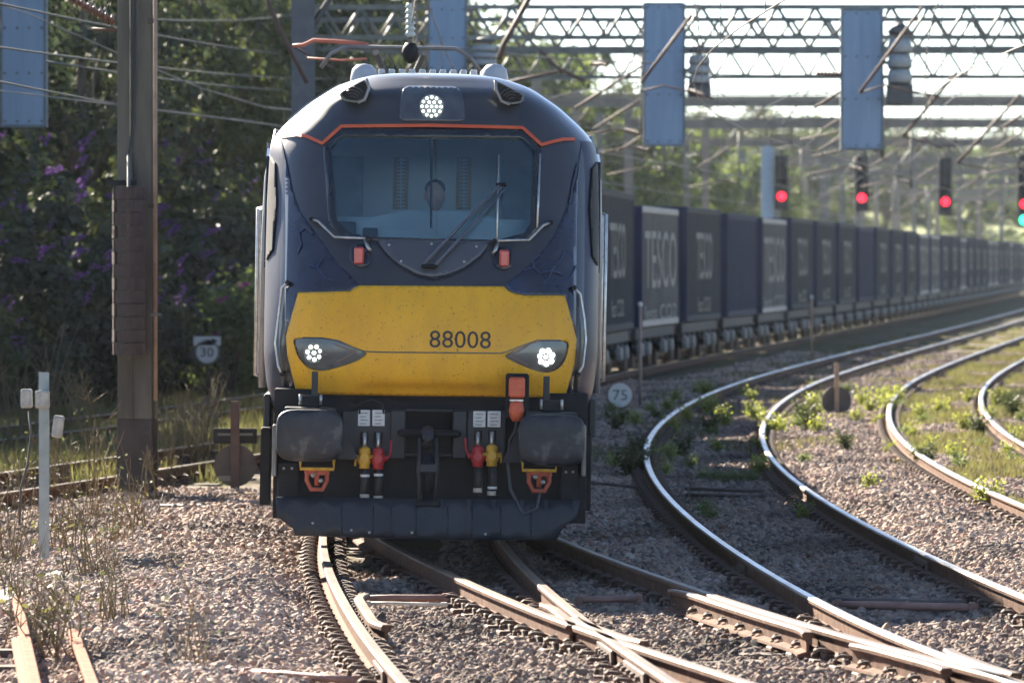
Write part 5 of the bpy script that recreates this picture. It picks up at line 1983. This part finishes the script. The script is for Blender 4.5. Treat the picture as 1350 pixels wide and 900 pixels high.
# galvanised post with two white boxes
b_ = gp(58, 757, -.22)
k = b_.y / F
t = empty('equipment_post', (b_.x, b_.y, -.26))
tag(t, 'galvanised post with two small white junction boxes', 'post')
gal2 = mat('post_galvanised', (.26, .30, .31), (.19, .22, .23), rough=.5, metal=.4, scale=5)
hp_ = (757 - 484) * k
mb = MB().box((0, 0, hp_ / 2), (.085, .012, hp_), bev=.003).box((-.04, .04, hp_ / 2), (.010, .08, hp_), bev=.003)
mb.build('angle_bar', gal2, t)
for (x0_, x1_, y0_, y1_, tilt) in ((28, 43, 506, 531, 0), (47, 66, 508, 531, 0), (70, 84, 541, 570, .12)):
    w_, h_ = (x1_ - x0_) * k, (y1_ - y0_) * k
    bxm = MB().box((0, 0, 0), (w_, .09, h_), bev=.012).build('junction_box', mat('box_white', (.40, .40, .375), (.26, .255, .235), rough=.6, scale=14), t)
    bxm.location = (((x0_ + x1_) / 2 - 58) * k, -.06, (757 - (y0_ + y1_) / 2) * k)
    bxm.rotation_euler = (0, tilt, 0)
    MB().box((0, -.05, 0), (w_ * .86, .012, h_ * .86), bev=.003).build('lid', MATS['box_white'], bxm)
MB().tube([(-.12, -.06, 1.38), (-.10, -.06, 1.2), (-.13, -.06, .95), (-.19, -.05, .75), (-.20, -.04, .45)], .010, 6).build('cable', wirelight, t)

# spare rails, plank and timbers at the lower left
def spare(name, label, pa, pb, z, m_):
    a, b_ = gp(*pa, z), gp(*pb, z)
    d = b_ - a
    f = lambda y: (y - 0) * d.x / d.y
    L_ = abs(d.y)
    me_ = rail_mesh(f, 0, -L_ / 2, L_ / 2, 0, near=.5)
    me_.materials[0], me_.materials[1] = m_, m_
    o = link(name, me_, None, ((a.x + b_.x) / 2, (a.y + b_.y) / 2, z))
    tag(o, label, 'rail', 'spare rails lying at the lower left')


sprust = mat('spare_rail_rust', (.29, .135, .085), (.20, .095, .062), rough=.9, scale=6, bump=.2, spec=.08)
spare('spare_rail', 'rusty spare rail lying leftmost, its end on the plank', (22, 786), (52, 925), .0, sprust)
spare('spare_rail', 'rusty spare rail lying second from the left edge', (96, 828), (132, 925), -.02, sprust)
a, b_ = gp(-30, 802, -.14), gp(92, 757, -.14)
d = b_ - a
t = MB()
t.box((0, 0, 0), (.22, d.length, .06), bev=.006)
o = t.build('plank', mat('plank_grey', (.30, .275, .25), (.22, .2, .18), rough=.85, scale=4, bump=.3, stretch=(6, .5, 1)), None, (a + b_) / 2)
o.rotation_euler = (0, .05, -math.atan2(d.x, d.y))
tag(o, 'weathered grey plank lying behind the spare rails', 'plank')
for k, (px0, px1, py_, lab) in enumerate(((-30, 118, 868, 'dark old timber under the spare rails, farther one'), (-30, 118, 890, 'dark old timber under the spare rails, nearer one'))):
    a, b_ = gp(px0, py_, -.22), gp(px1, py_, -.22)
    o = MB().box((0, 0, 0), (b_.x - a.x, .2, .12), bev=.015).build('timber', timber, None, (a + b_) / 2)
    tag(o, lab, 'timber', 'timbers under the spare rails')
a = gp(238, 668, -.15)
o = MB().box((0, 0, 0), (.45, .3, .05), bev=.01).build('concrete_slab', MATS['concrete_pale'], None, a)
tag(o, 'small pale slab lying beside the foot of the tall mast', 'slab')
a = gp(206, 630, -.15)
o = MB().prism([(-.12, 0), (.13, .02), (.13, .12), (-.05, .10)], 'y', -.05, .05).build('marker_block', yelp, None, a)
tag(o, 'mustard yellow block on the ground right of the mast foot', 'block')

# brick piers with peaked caps in the bushes
brickm = mat('pier_brick', (.12, .075, .06), (.075, .05, .042), rough=.9, scale=14, bump=.3)
capm = mat('pier_cap_stone', (.27, .215, .18), (.20, .16, .135), rough=.9, scale=6)
BR = MB().box((0, 0, 0), (.215, .10, .068), bev=.004).mesh('brick', brickm)
for k, (px_, lab) in enumerate(((245, 'dark brick pier with peaked cap, left one of the two'), (303, 'dark brick pier with peaked cap, right one nearer the cab'))):
    Yp = 116 + k * 2
    c = at(px_, 352, Yp)
    w_ = .66
    t = empty('brick_pier', (c.x, Yp, -.2))
    tag(t, lab, 'pier', 'brick piers in the bushes')
    zt = c.z + .2
    MB().box((0, 0, zt / 2), (w_ - .04, w_ - .04, zt)).build('core', mat('mortar', (.16, .14, .125), rough=.95), t)
    MB().lathe([(w_ * .80, 0), (w_ * .80, .08), (.02, .38)], (0, 0, zt), 'z', 4, smooth=False).build('cap', capm, t).rotation_euler = (0, 0, math.pi / 4)
    nrow = int(zt / .08)
    for r_ in range(max(0, nrow - 22), nrow):
        for c_ in range(3):
            link('brick', BR, t, (-.22 + c_ * .225 + (.05 if r_ % 2 else -.05) * (c_ != 1), -w_ / 2 + .03, .04 + r_ * .08))

# ------------------------------------------------------------------ plants
def leaf_cloud(P, N, size, rs, aspect=.55):
    """leaf-sized four-corner faces at points P, roughly facing N, random spin"""
    n = len(P)
    N = N + rs.normal(0, .55, (n, 3))
    N /= np.linalg.norm(N, axis=1, keepdims=True) + 1e-9
    A = rs.normal(0, 1, (n, 3))
    A -= N * (A * N).sum(1, keepdims=True)
    A /= np.linalg.norm(A, axis=1, keepdims=True) + 1e-9
    B = np.cross(N, A)
    s = (size * rs.uniform(.6, 1.3, n))[:, None]
    v = np.stack([P - A * s * .5, P + B * s * aspect * .5, P + A * s * .5, P - B * s * aspect * .5], 1).reshape(-1, 3)
    f = np.arange(4 * n).reshape(n, 4)
    return v, f


def np_mesh(name, v, f, m):
    me = bpy.data.meshes.new(name)
    me.vertices.add(len(v))
    me.vertices.foreach_set('co', np.asarray(v, np.float32).ravel())
    k = f.shape[1]
    me.loops.add(f.size)
    me.loops.foreach_set('vertex_index', f.ravel().astype(np.int32))
    me.polygons.add(len(f))
    me.polygons.foreach_set('loop_start', np.arange(0, f.size, k, dtype=np.int32))
    me.polygons.foreach_set('loop_total', np.full(len(f), k, np.int32))
    me.update(calc_edges=True)
    me.materials.append(m)
    return me


def crown_mesh(seed, rx, rz, zc, nclump, nleaf, size, m, clump_r):
    rs = np.random.default_rng(seed)
    d = rs.normal(0, 1, (nclump, 3))
    d /= np.linalg.norm(d, axis=1, keepdims=True)
    rr = rs.uniform(.25, 1.0, nclump) ** .55
    lob = 1 + .28 * np.sin(d[:, 0] * 5 + seed) * np.cos(d[:, 2] * 4 + seed * 2) + rs.normal(0, .08, nclump)
    C = d * (rr * lob)[:, None] * np.array([rx, rx, rz]) + np.array([0, 0, zc])
    per = nleaf // nclump
    P, N = [], []
    for c, dd in zip(C, d):
        r_ = clump_r * rs.uniform(.55, 1.35)
        o = rs.normal(0, 1, (per, 3))
        o /= np.linalg.norm(o, axis=1, keepdims=True)
        rad = rs.uniform(.2, 1, (per, 1)) ** .6
        P.append(c + o * rad * r_ * np.array([1, 1, .72]))
        N.append(o + dd * .4 + np.array([0, 0, .5]))
    P, N = np.concatenate(P), np.concatenate(N)
    v, f = leaf_cloud(P, N, size, rs)
    return np_mesh('crown', v, f, m), C


bark = mat('bark', (.11, .085, .065), (.065, .05, .04), rough=.9, scale=4, bump=.5)


def tree_proto(seed, m, h=10.0, rx=2.7, nclump=170, nleaf=15000, size=.19, low=.30):
    zc = h * (low + 1) / 2
    crown, C = crown_mesh(seed, rx, h * (1 - low) / 2, zc, nclump, nleaf, size, m, .62)
    mb = MB()
    rs = random.Random(seed)
    tp = [(0, 0, -.3), (rs.uniform(-.1, .1), rs.uniform(-.1, .1), h * .25), (rs.uniform(-.25, .25), rs.uniform(-.2, .2), h * .55), (rs.uniform(-.3, .3), 0, h * .85)]
    mb.tube(tp, [.24, .19, .12, .04], 8)
    for i in range(16):
        c = C[rs.randrange(len(C))]
        zb_ = min(h * .7, max(h * .15, c[2] * .6))
        t = zb_ / (h * .85)
        st = Vector((tp[2][0] * t, tp[2][1] * t, zb_))
        mb.tube([st, (st + Vector(c)) / 2 + Vector((0, 0, .15)), Vector(c)], [.07, .045, .015], 5)
    return crown, mb.mesh('trunk', bark)


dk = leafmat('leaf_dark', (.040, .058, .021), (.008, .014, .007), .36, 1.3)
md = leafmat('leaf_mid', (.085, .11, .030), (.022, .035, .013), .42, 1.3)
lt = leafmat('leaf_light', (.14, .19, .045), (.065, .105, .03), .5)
fg_ = leafmat('leaf_fresh', (.27, .31, .055), (.13, .17, .03), .5, 9)
dry = leafmat('stem_dry', (.23, .18, .105), (.12, .095, .055), .2, 6)
grs = leafmat('grass_blade', (.13, .15, .04), (.10, .085, .035), .35, 1.5)
pur = leafmat('buddleia_flower', (.19, .08, .28), (.12, .05, .19), .35, 8)
pnk = leafmat('pink_flower', (.42, .07, .32), (.34, .05, .26), .4, 8)

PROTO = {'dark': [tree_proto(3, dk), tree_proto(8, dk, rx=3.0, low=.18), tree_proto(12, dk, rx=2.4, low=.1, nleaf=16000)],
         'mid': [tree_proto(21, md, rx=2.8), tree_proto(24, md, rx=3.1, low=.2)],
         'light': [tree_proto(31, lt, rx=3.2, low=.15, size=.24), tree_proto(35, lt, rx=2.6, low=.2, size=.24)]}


def tree(kind, k, x, y, h, wid, rot, label, group, z=-.2):
    cr, tr_ = PROTO[kind][k % len(PROTO[kind])]
    t = empty('tree', (x, y, z), (0, 0, rot))
    t.scale = (h / 10 * wid, h / 10 * wid, h / 10)
    link('trunk', tr_, t)
    link('crown', cr, t)
    tag(t, label, 'tree', group)


rt = random.Random(5)
EDGE = [(92, -13.0, 11.5), (88, -16.5, 12), (97, -14.5, 13), (84, -20, 13), (107, -14.5, 12), (80, -24, 13)]
for k, (y, x, h) in enumerate(EDGE):
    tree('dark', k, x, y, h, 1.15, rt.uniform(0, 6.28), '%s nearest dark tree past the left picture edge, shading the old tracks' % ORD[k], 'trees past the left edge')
WOOD = [(108, -11.0, 9, 1.1, 'dark'), (116, -8.6, 10, .9, 'dark'), (126, -10.2, 12, 1.05, 'dark'), (130, -7.2, 11, .95, 'mid'), (138, -8.8, 13, 1., 'dark'), (148, -5.8, 12, .9, 'dark'), (152, -9.6, 14, 1., 'dark'),
        (164, -7.4, 14, 1., 'dark'), (170, -4.6, 12.5, .9, 'dark'), (182, -6.4, 15, 1., 'mid'), (192, -3.6, 13.5, .9, 'dark'), (205, -5.2, 15.5, 1., 'dark'), (218, -2.2, 13, .85, 'mid'), (232, -5.5, 16.5, 1.05, 'dark'), (246, -1.8, 13, .9, 'mid')]
for k, (y, x, h, w_, kd) in enumerate(WOOD):
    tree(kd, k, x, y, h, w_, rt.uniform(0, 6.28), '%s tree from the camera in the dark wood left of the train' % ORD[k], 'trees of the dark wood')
SUNNY = [(285, -3.5, 14, 1.1), (296, .6, 14.2, 1.0), (310, 3.2, 13.2, 1.0), (325, 5.8, 12.2, 1.1), (342, 1.5, 14, 1.2), (352, 9.0, 10, 1.0), (372, 12.5, 9.5, 1.1), (395, 16.5, 10.5, 1.1), (300, -1.2, 14.5, 1.1), (306, 2.0, 14, 1.1), (318, 4.4, 13, 1.1), (336, 7.4, 11.5, 1.1), (290, -.4, 13, .9), (345, 10.4, 11, 1.1)]
for k, (y, x, h, w_) in enumerate(SUNNY):
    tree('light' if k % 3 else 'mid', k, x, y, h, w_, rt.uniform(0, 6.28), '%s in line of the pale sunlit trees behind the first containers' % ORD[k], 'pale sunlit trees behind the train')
FAR = [(560, 15, 13), (575, 21, 12), (560, 26, 14), (590, 31, 11.5), (570, 36, 12), (600, 41, 11), (585, 46, 10.5), (610, 51, 11.5), (600, 57, 10), (640, 63, 11), (620, 70, 12), (650, 34, 16), (660, 48, 15), (630, 20, 16), (640, 28, 15), (655, 41, 15), (665, 56, 14), (670, 64, 14), (600, 12, 17), (680, 72, 16), (610, 24, 17), (620, 33, 16), (640, 44, 16), (650, 52, 15.5), (660, 60, 15.5), (585, 18, 16)]
for k, (y, x, h) in enumerate(FAR):
    tree('light' if k % 3 == 0 else 'mid', k, x, y, h, 1.5, rt.uniform(0, 6.28), '%s from the left of the hazy trees at the far end of the line' % ORD[k], 'hazy far trees', z=2.0)

# bank of rough grass behind the far end of the train
bm_ = MB()
n = 40
vs_ = []
for i in range(n + 1):
    x = -30 + i * 6.0
    hh_ = 8.6 + 1.2 * math.sin(i * .7) + .6 * math.sin(i * 1.9)
    vs_ += [(x, 520 + i * 2.2, -.4), (x, 556 + i * 2.2, hh_ * .5), (x, 600 + i * 2.2, hh_), (x, 760, hh_ * .9)]
bm_.add(vs_, [(i * 4 + k, i * 4 + k + 1, i * 4 + k + 5, i * 4 + k + 4) for i in range(n) for k in range(3)], 0, True)
o = bm_.build('hill', mat('bank_grass', (.20, .23, .065), (.12, .15, .045), rough=.95, scale=.35, bump=.5, bscale=3))
tag(o, 'grassy bank beyond the far end of the train', None, kind='structure')


# buddleia and other bushes by the old tracks
def shrub_proto(seed, m, h, rx, nleaf, size, flowers, fm):
    cr, C = crown_mesh(seed, rx, h * .5, h * .52, 60, nleaf, size, m, .42)
    mb = MB()
    rs = random.Random(seed)
    for i in range(12):
        c = Vector(C[rs.randrange(len(C))])
        mb.tube([(rs.uniform(-.15, .15), rs.uniform(-.15, .15), -.2), c * .5 + Vector((0, 0, .2)), c], [.03, .02, .008], 5)
    st = mb.mesh('stem', bark)
    fl_ = []
    r2 = np.random.default_rng(seed)
    for i in range(flowers):
        d = r2.normal(0, 1, 3)
        d[1] = -abs(d[1])
        d[2] = abs(d[2]) * .9
        d /= np.linalg.norm(d)
        p = d * np.array([rx, rx, h * .5]) * r2.uniform(.85, 1.1) + np.array([0, 0, h * .52])
        fl_.append((p, r2.uniform(-.9, .9), r2.uniform(.5, 1.7), r2.uniform(.7, 1.25)))
    v, f = [], []
    r3 = np.random.default_rng(seed + 1)
    P = []
    for j in range(46):
        t = r3.uniform(0, 1)
        a = r3.uniform(0, 6.28)
        rr_ = .045 * (1 - t * .8)
        P.append((rr_ * math.cos(a), rr_ * math.sin(a), t * .26))
    v, f = leaf_cloud(np.array(P), np.array(P) * [1, 1, 0] + 1e-3, .045, r3, .8)
    return cr, st, np_mesh('flower', v, f, fm), fl_


SH = [shrub_proto(51, dk, 3.2, 1.25, 7000, .16, 16, pur), shrub_proto(52, md, 3.0, 1.2, 6500, .16, 14, pur), shrub_proto(53, lt, 2.4, .8, 3600, .13, 9, pnk), shrub_proto(54, dk, 2.2, 1.1, 5000, .15, 10, pur)]


def shrub(k, x, y, s, rot, label, group):
    cr, st, fm, fl_ = SH[k]
    t = empty('flowering_bush', (x, y, gz(x, y) - .05), (0, 0, rot))
    t.scale = (s, s, s)
    link('foliage', cr, t)
    link('stem', st, t)
    for p, a, b_, sc_ in fl_:
        link('flower', fm, t, tuple(p), (a, b_, 0), sc_)
    tag(t, label, 'bush', group)


BUSH = [(0, -7.9, 97, 1.05), (1, -8.9, 101, 1.25), (0, -7.0, 103, 1.0), (3, -6.4, 106, .95), (0, -9.5, 106, 1.5), (1, -7.6, 109, 1.35), (3, -5.5, 111, .9), (0, -6.0, 114, 1.2), (3, -4.6, 118, 1.0), (0, -4.0, 124, 1.3), (1, -8.6, 92, .8), (0, -10.2, 112, 1.7), (1, -7.0, 118, 1.7)]
for k, (kd, x, y, s) in enumerate(BUSH):
    shrub(kd, x, y, s, rt.uniform(-.5, .5), '%s nearest purple flowering bush in the thicket behind the tall mast' % ORD[k], 'purple flowering bushes')
shrub(2, at(303, 400, 109).x, 109, 1.0, .2, 'sunlit green bush with pink flowers just left of the cab', 'pink flowering bush')
shrub(2, at(328, 400, 112).x, 112, .85, 1.2, 'pink flowering bush half hidden by the cab side', 'pink flowering bush')


# low weeds between the rails on the right
def weed_proto(seed, m, h, n, size):
    rs = np.random.default_rng(seed)
    mb = MB()
    P, N = [], []
    for i in range(n):
        a, L_ = rs.uniform(0, 6.28), rs.uniform(.5, 1) * h
        tip = np.array([math.cos(a) * L_ * .45, math.sin(a) * L_ * .45, L_])
        mb.tube([(0, 0, -.05), tuple(tip * [.4, .4, .6]), tuple(tip)], [.006, .005, .003], 4, mi=1)
        for j in range(34):
            t = rs.uniform(.25, 1.02)
            P.append(tip * [t, t, t] + rs.normal(0, .035, 3))
            N.append((rs.normal(0, .4), rs.normal(0, .4), 1))
    v, f = leaf_cloud(np.array(P), np.array(N), size, rs, .75)
    mb.add(v.tolist(), f.tolist(), 0)
    me_ = bpy.data.meshes.new('weed_plant')
    me_.from_pydata(mb.v, [], mb.f)
    me_.materials.append(m)
    me_.materials.append(dry)
    me_.polygons.foreach_set('material_index', mb.mi)
    return me_


WP = [weed_proto(61, fg_, .28, 12, .038), weed_proto(62, fg_, .20, 9, .034), weed_proto(63, md, .34, 11, .045), weed_proto(64, lt, .18, 11, .028)]
WEEDS = [(325, 88, 1), (355, 95, 0), (180, 145, 1), (240, 145, 1), (295, 180, 0), (345, 145, 0), (375, 155, 0), (410, 163, 1), (500, 110, 1), (505, 165, 0), (520, 172, 0), (690, 150, 0), (715, 155, 1), (850, 125, 0), (870, 145, 0), (945, 110, 0), (960, 120, 0),
         (830, 175, 1), (890, 185, 1), (560, 218, 0), (592, 216, 1), (518, 268, 1), (520, 345, 0), (535, 350, 0), (225, 345, 1), (120, 345, 2), (140, 340, 2), (75, 205, 2), (660, 320, 3), (665, 482, 1), (875, 410, 1), (1232, 446, 0), (1250, 448, 1), (1060, 270, 0), (1130, 285, 1), (1165, 205, 0), (1270, 130, 0),
         (1300, 285, 1), (1215, 260, 3), (1320, 240, 0), (1000, 230, 1), (1020, 170, 0), (1095, 150, 1), (1180, 120, 0), (380, 365, 3), (420, 368, 3), (450, 365, 3), (350, 360, 3), (500, 372, 3), (375, 490, 3), (355, 475, 3), (925, 150, 0), (905, 130, 1), (1240, 180, 0), (1150, 330, 3)]
rw = random.Random(77)
for _ in range(46):
    WEEDS.append((rw.uniform(60, 1340), rw.uniform(70, 330), rw.choice((1, 1, 3, 3, 2))))
for k, (cx_, cy_, kd) in enumerate(WEEDS):
    p = gp(780 + cx_ / 2.368, 480 + (cy_ + 8) / 2.368, -.2)
    s = .85 + .3 * rt.random()
    o = link('weed_plant', WP[kd], None, (p.x, p.y, gz(p.x, p.y) - .01), (0, 0, rt.uniform(0, 6)), s * (1.15 if p.y > 85 else 1.0))
    zone = 'among the rails beside the container train' if p.x < xb(p.y) + .5 else 'in the bright ballast strip between the two curving tracks' if p.x < xf(p.y) - .9 else 'along the farthest right track'
    kind_ = {0: 'bushy yellow-green weed', 1: 'small yellow-green weed', 2: 'dark green shaded weed', 3: 'low straw-green weed'}[kd]
    tag(o, '%s %s' % (kind_, zone), 'weed', 'weeds %s' % zone)


# dry stalks and thin shoots round the mast and the lower left
def stalk_proto(seed, h, n, m, leafy=0, lm=None):
    rs = np.random.default_rng(seed)
    mb = MB()
    for i in range(n):
        a, L_ = rs.uniform(0, 6.28), rs.uniform(.45, 1) * h
        sp = rs.uniform(.1, .45)
        b0 = Vector((rs.normal(0, .10), rs.normal(0, .10), -.05))
        tip = b0 + Vector((math.cos(a) * L_ * sp, math.sin(a) * L_ * sp, L_))
        mid = (b0 + tip) / 2 + Vector((rs.normal(0, .04), rs.normal(0, .04), L_ * .08))
        mb.tube([b0, mid, tip], [.007, .005, .002], 4)
        for j in range(3):
            t = rs.uniform(.45, .95)
            q = mid + (tip - mid) * t
            mb.tube([q, q + Vector((rs.normal(0, .07), rs.normal(0, .07), rs.uniform(.04, .16)))], [.004, .0015], 4)
    me_ = mb.mesh('stems', m)
    if not leafy:
        return me_, None
    P = rs.normal(0, 1, (leafy, 3)) * [.16, .16, .22] + [0, 0, h * .35]
    v, f = leaf_cloud(P, np.tile([0., 0, 1], (leafy, 1)), .05, rs, .5)
    return me_, np_mesh('leaves', v, f, lm)


ST = [stalk_proto(71, .95, 16, dry), stalk_proto(72, .7, 18, dry, 60, md), stalk_proto(73, .5, 16, dry, 90, grs), stalk_proto(74, 1.25, 10, dry, 30, md)]
STALKS = [(118, 660, 3, 1.1), (170, 720, 2, 1.0), (80, 735, 2, 0.9), (20, 745, 0, 0.9), (5, 720, 3, 0.8), (150, 850, 1, 0.8), (60, 860, 2, 1.1), (80, 880, 2, 1.2), (250, 900, 3, 0.7), (150, 640, 3, 1.0), (215, 625, 0, 1.2), (255, 610, 0, 1.3), (245, 600, 1, 1.3), (225, 605, 2, 1.4), (262, 596, 2, 1.4), (275, 590, 1, 1.3), (20, 600, 3, 1.2), (45, 585, 0, 1.4), (75, 560, 3, 1.4), (15, 560, 0, 1.5), (110, 575, 1, 1.5), (60, 540, 1, 1.6), (130, 690, 3, .75), (100, 705, 1, .9), (150, 735, 0, .7), (118, 780, 1, .9), (30, 655, 2, 1.0), (75, 650, 1, 1.0), (205, 660, 1, 0.9), (10, 800, 1, 0.8)]
for k, (px_, py_, kd, s) in enumerate(STALKS):
    p = gp(px_, py_, -.2)
    t = empty('dry_weed', (p.x, p.y, gz(p.x, p.y)), (0, 0, rt.uniform(0, 6)))
    t.scale = (s, s, s)
    link('stems', ST[kd][0], t)
    if ST[kd][1]:
        link('leaves', ST[kd][1], t)
    zone = 'right of the mast foot' if px_ > 195 and py_ < 640 else 'around the foot of the tall mast' if py_ < 700 else 'in the ballast at the lower left'
    tag(t, '%s %s' % ({0: 'bare dry stalks', 1: 'dry stalks with dark green leaves', 2: 'short grassy weed', 3: 'tall thin dry stalks'}[kd], zone), 'weed', 'dry weeds %s' % zone)


# grass
def grass(name, label, n, region, h0, h1, m, seed):
    rs = np.random.default_rng(seed)
    B = []
    while len(B) < n:
        q = region(rs)
        if q is not None:
            B.append((q[0], q[1], gz(q[0], q[1])))
    B = np.array(B)
    n = len(B)
    hh = rs.uniform(h0, h1, n)
    a = rs.uniform(0, 6.28, n)
    lean = rs.uniform(.1, .6, n)
    w = .012 + .004 * rs.random(n)
    ca, sa = np.cos(a), np.sin(a)
    side = np.stack([-sa * w, ca * w, np.zeros(n)], 1)
    tip = B + np.stack([ca * hh * lean, sa * hh * lean, hh], 1)
    v = np.stack([B - side, B + side, tip], 1).reshape(-1, 3)
    f = np.arange(3 * n).reshape(n, 3)
    o = link(name, np_mesh(name, v, f, m))
    tag(o, label, None, kind='stuff')


def patchy(x, y):
    return math.sin(x * 1.7 + y * .31) + math.sin(x * .9 - y * .53 + 2) + .8 * math.sin(y * .21 + x * 2.6)


def reg_right(rs):
    y = 55 + 150 * rs.random() ** 1.4
    x = xf(y) - .6 + rs.uniform(0, 6.6)
    return (x, y) if x < .092 * y and patchy(x, y) > -.3 and abs(abs(x - xf(y)) - GAUGE / 2) > .1 else None


def reg_mid(rs):
    y = 74 + 150 * rs.random() ** 1.3
    x = rs.uniform(xb(y) - 2.2, xf(y) - .9)
    return (x, y) if patchy(x * 1.3, y) > .7 and abs(abs(x - xb(y)) - GAUGE / 2) > .1 else None


def reg_left(rs):
    y = rs.uniform(68, 112)
    x = rs.uniform(-.0885 * y - 1, -3.2)
    if patchy(x, y) < -.2 and abs(x - xg(y)) < 1.6:
        return None
    for fx in (xg, xh):
        if abs(abs(x - fx(y)) - GAUGE / 2) < .1:
            return None
    return (x, y)


grass('grass', 'short rough grass along the farthest right track', 34000, reg_right, .04, .17, grs, 81)
grass('grass', 'sparse grass between the middle tracks', 16000, reg_mid, .03, .13, grs, 82)
grass('grass', 'rough grass around the old tracks by the dark bushes', 26000, reg_left, .05, .30, grs, 83)

# every weed of a kind gets its own place in the row, counted from the camera
same = {}
for o in COL.objects:
    if o.parent is None and o.get('category') == 'weed':
        same.setdefault(o['label'], []).append(o)
for lab, os_ in same.items():
    if len(os_) > 1:
        for k, o in enumerate(sorted(os_, key=lambda q: q.location.y)):
            o['label'] = '%s %s' % ('nearest' if k == 0 else ORD[k] + ' nearest', lab)

# ------------------------------------------------------------------ hazy summer air
hz = MB()
hz.box((0, 1000, 9.5), (1900, 2200, 22.5))
hm = bpy.data.materials.new('haze_air')
hm.use_nodes = True
nt = hm.node_tree
nt.nodes.remove(nt.nodes['Principled BSDF'])
pv = nt.nodes.new('ShaderNodeVolumePrincipled')
pv.inputs['Color'].default_value = (.78, .88, 1.0, 1)
pv.inputs['Density'].default_value = HAZE
pv.inputs['Anisotropy'].default_value = .2
nt.links.new(pv.outputs[0], nt.nodes['Material Output'].inputs['Volume'])
o = hz.build('haze', hm)
tag(o, 'thin blue summer haze filling the air over the tracks', None, kind='stuff')
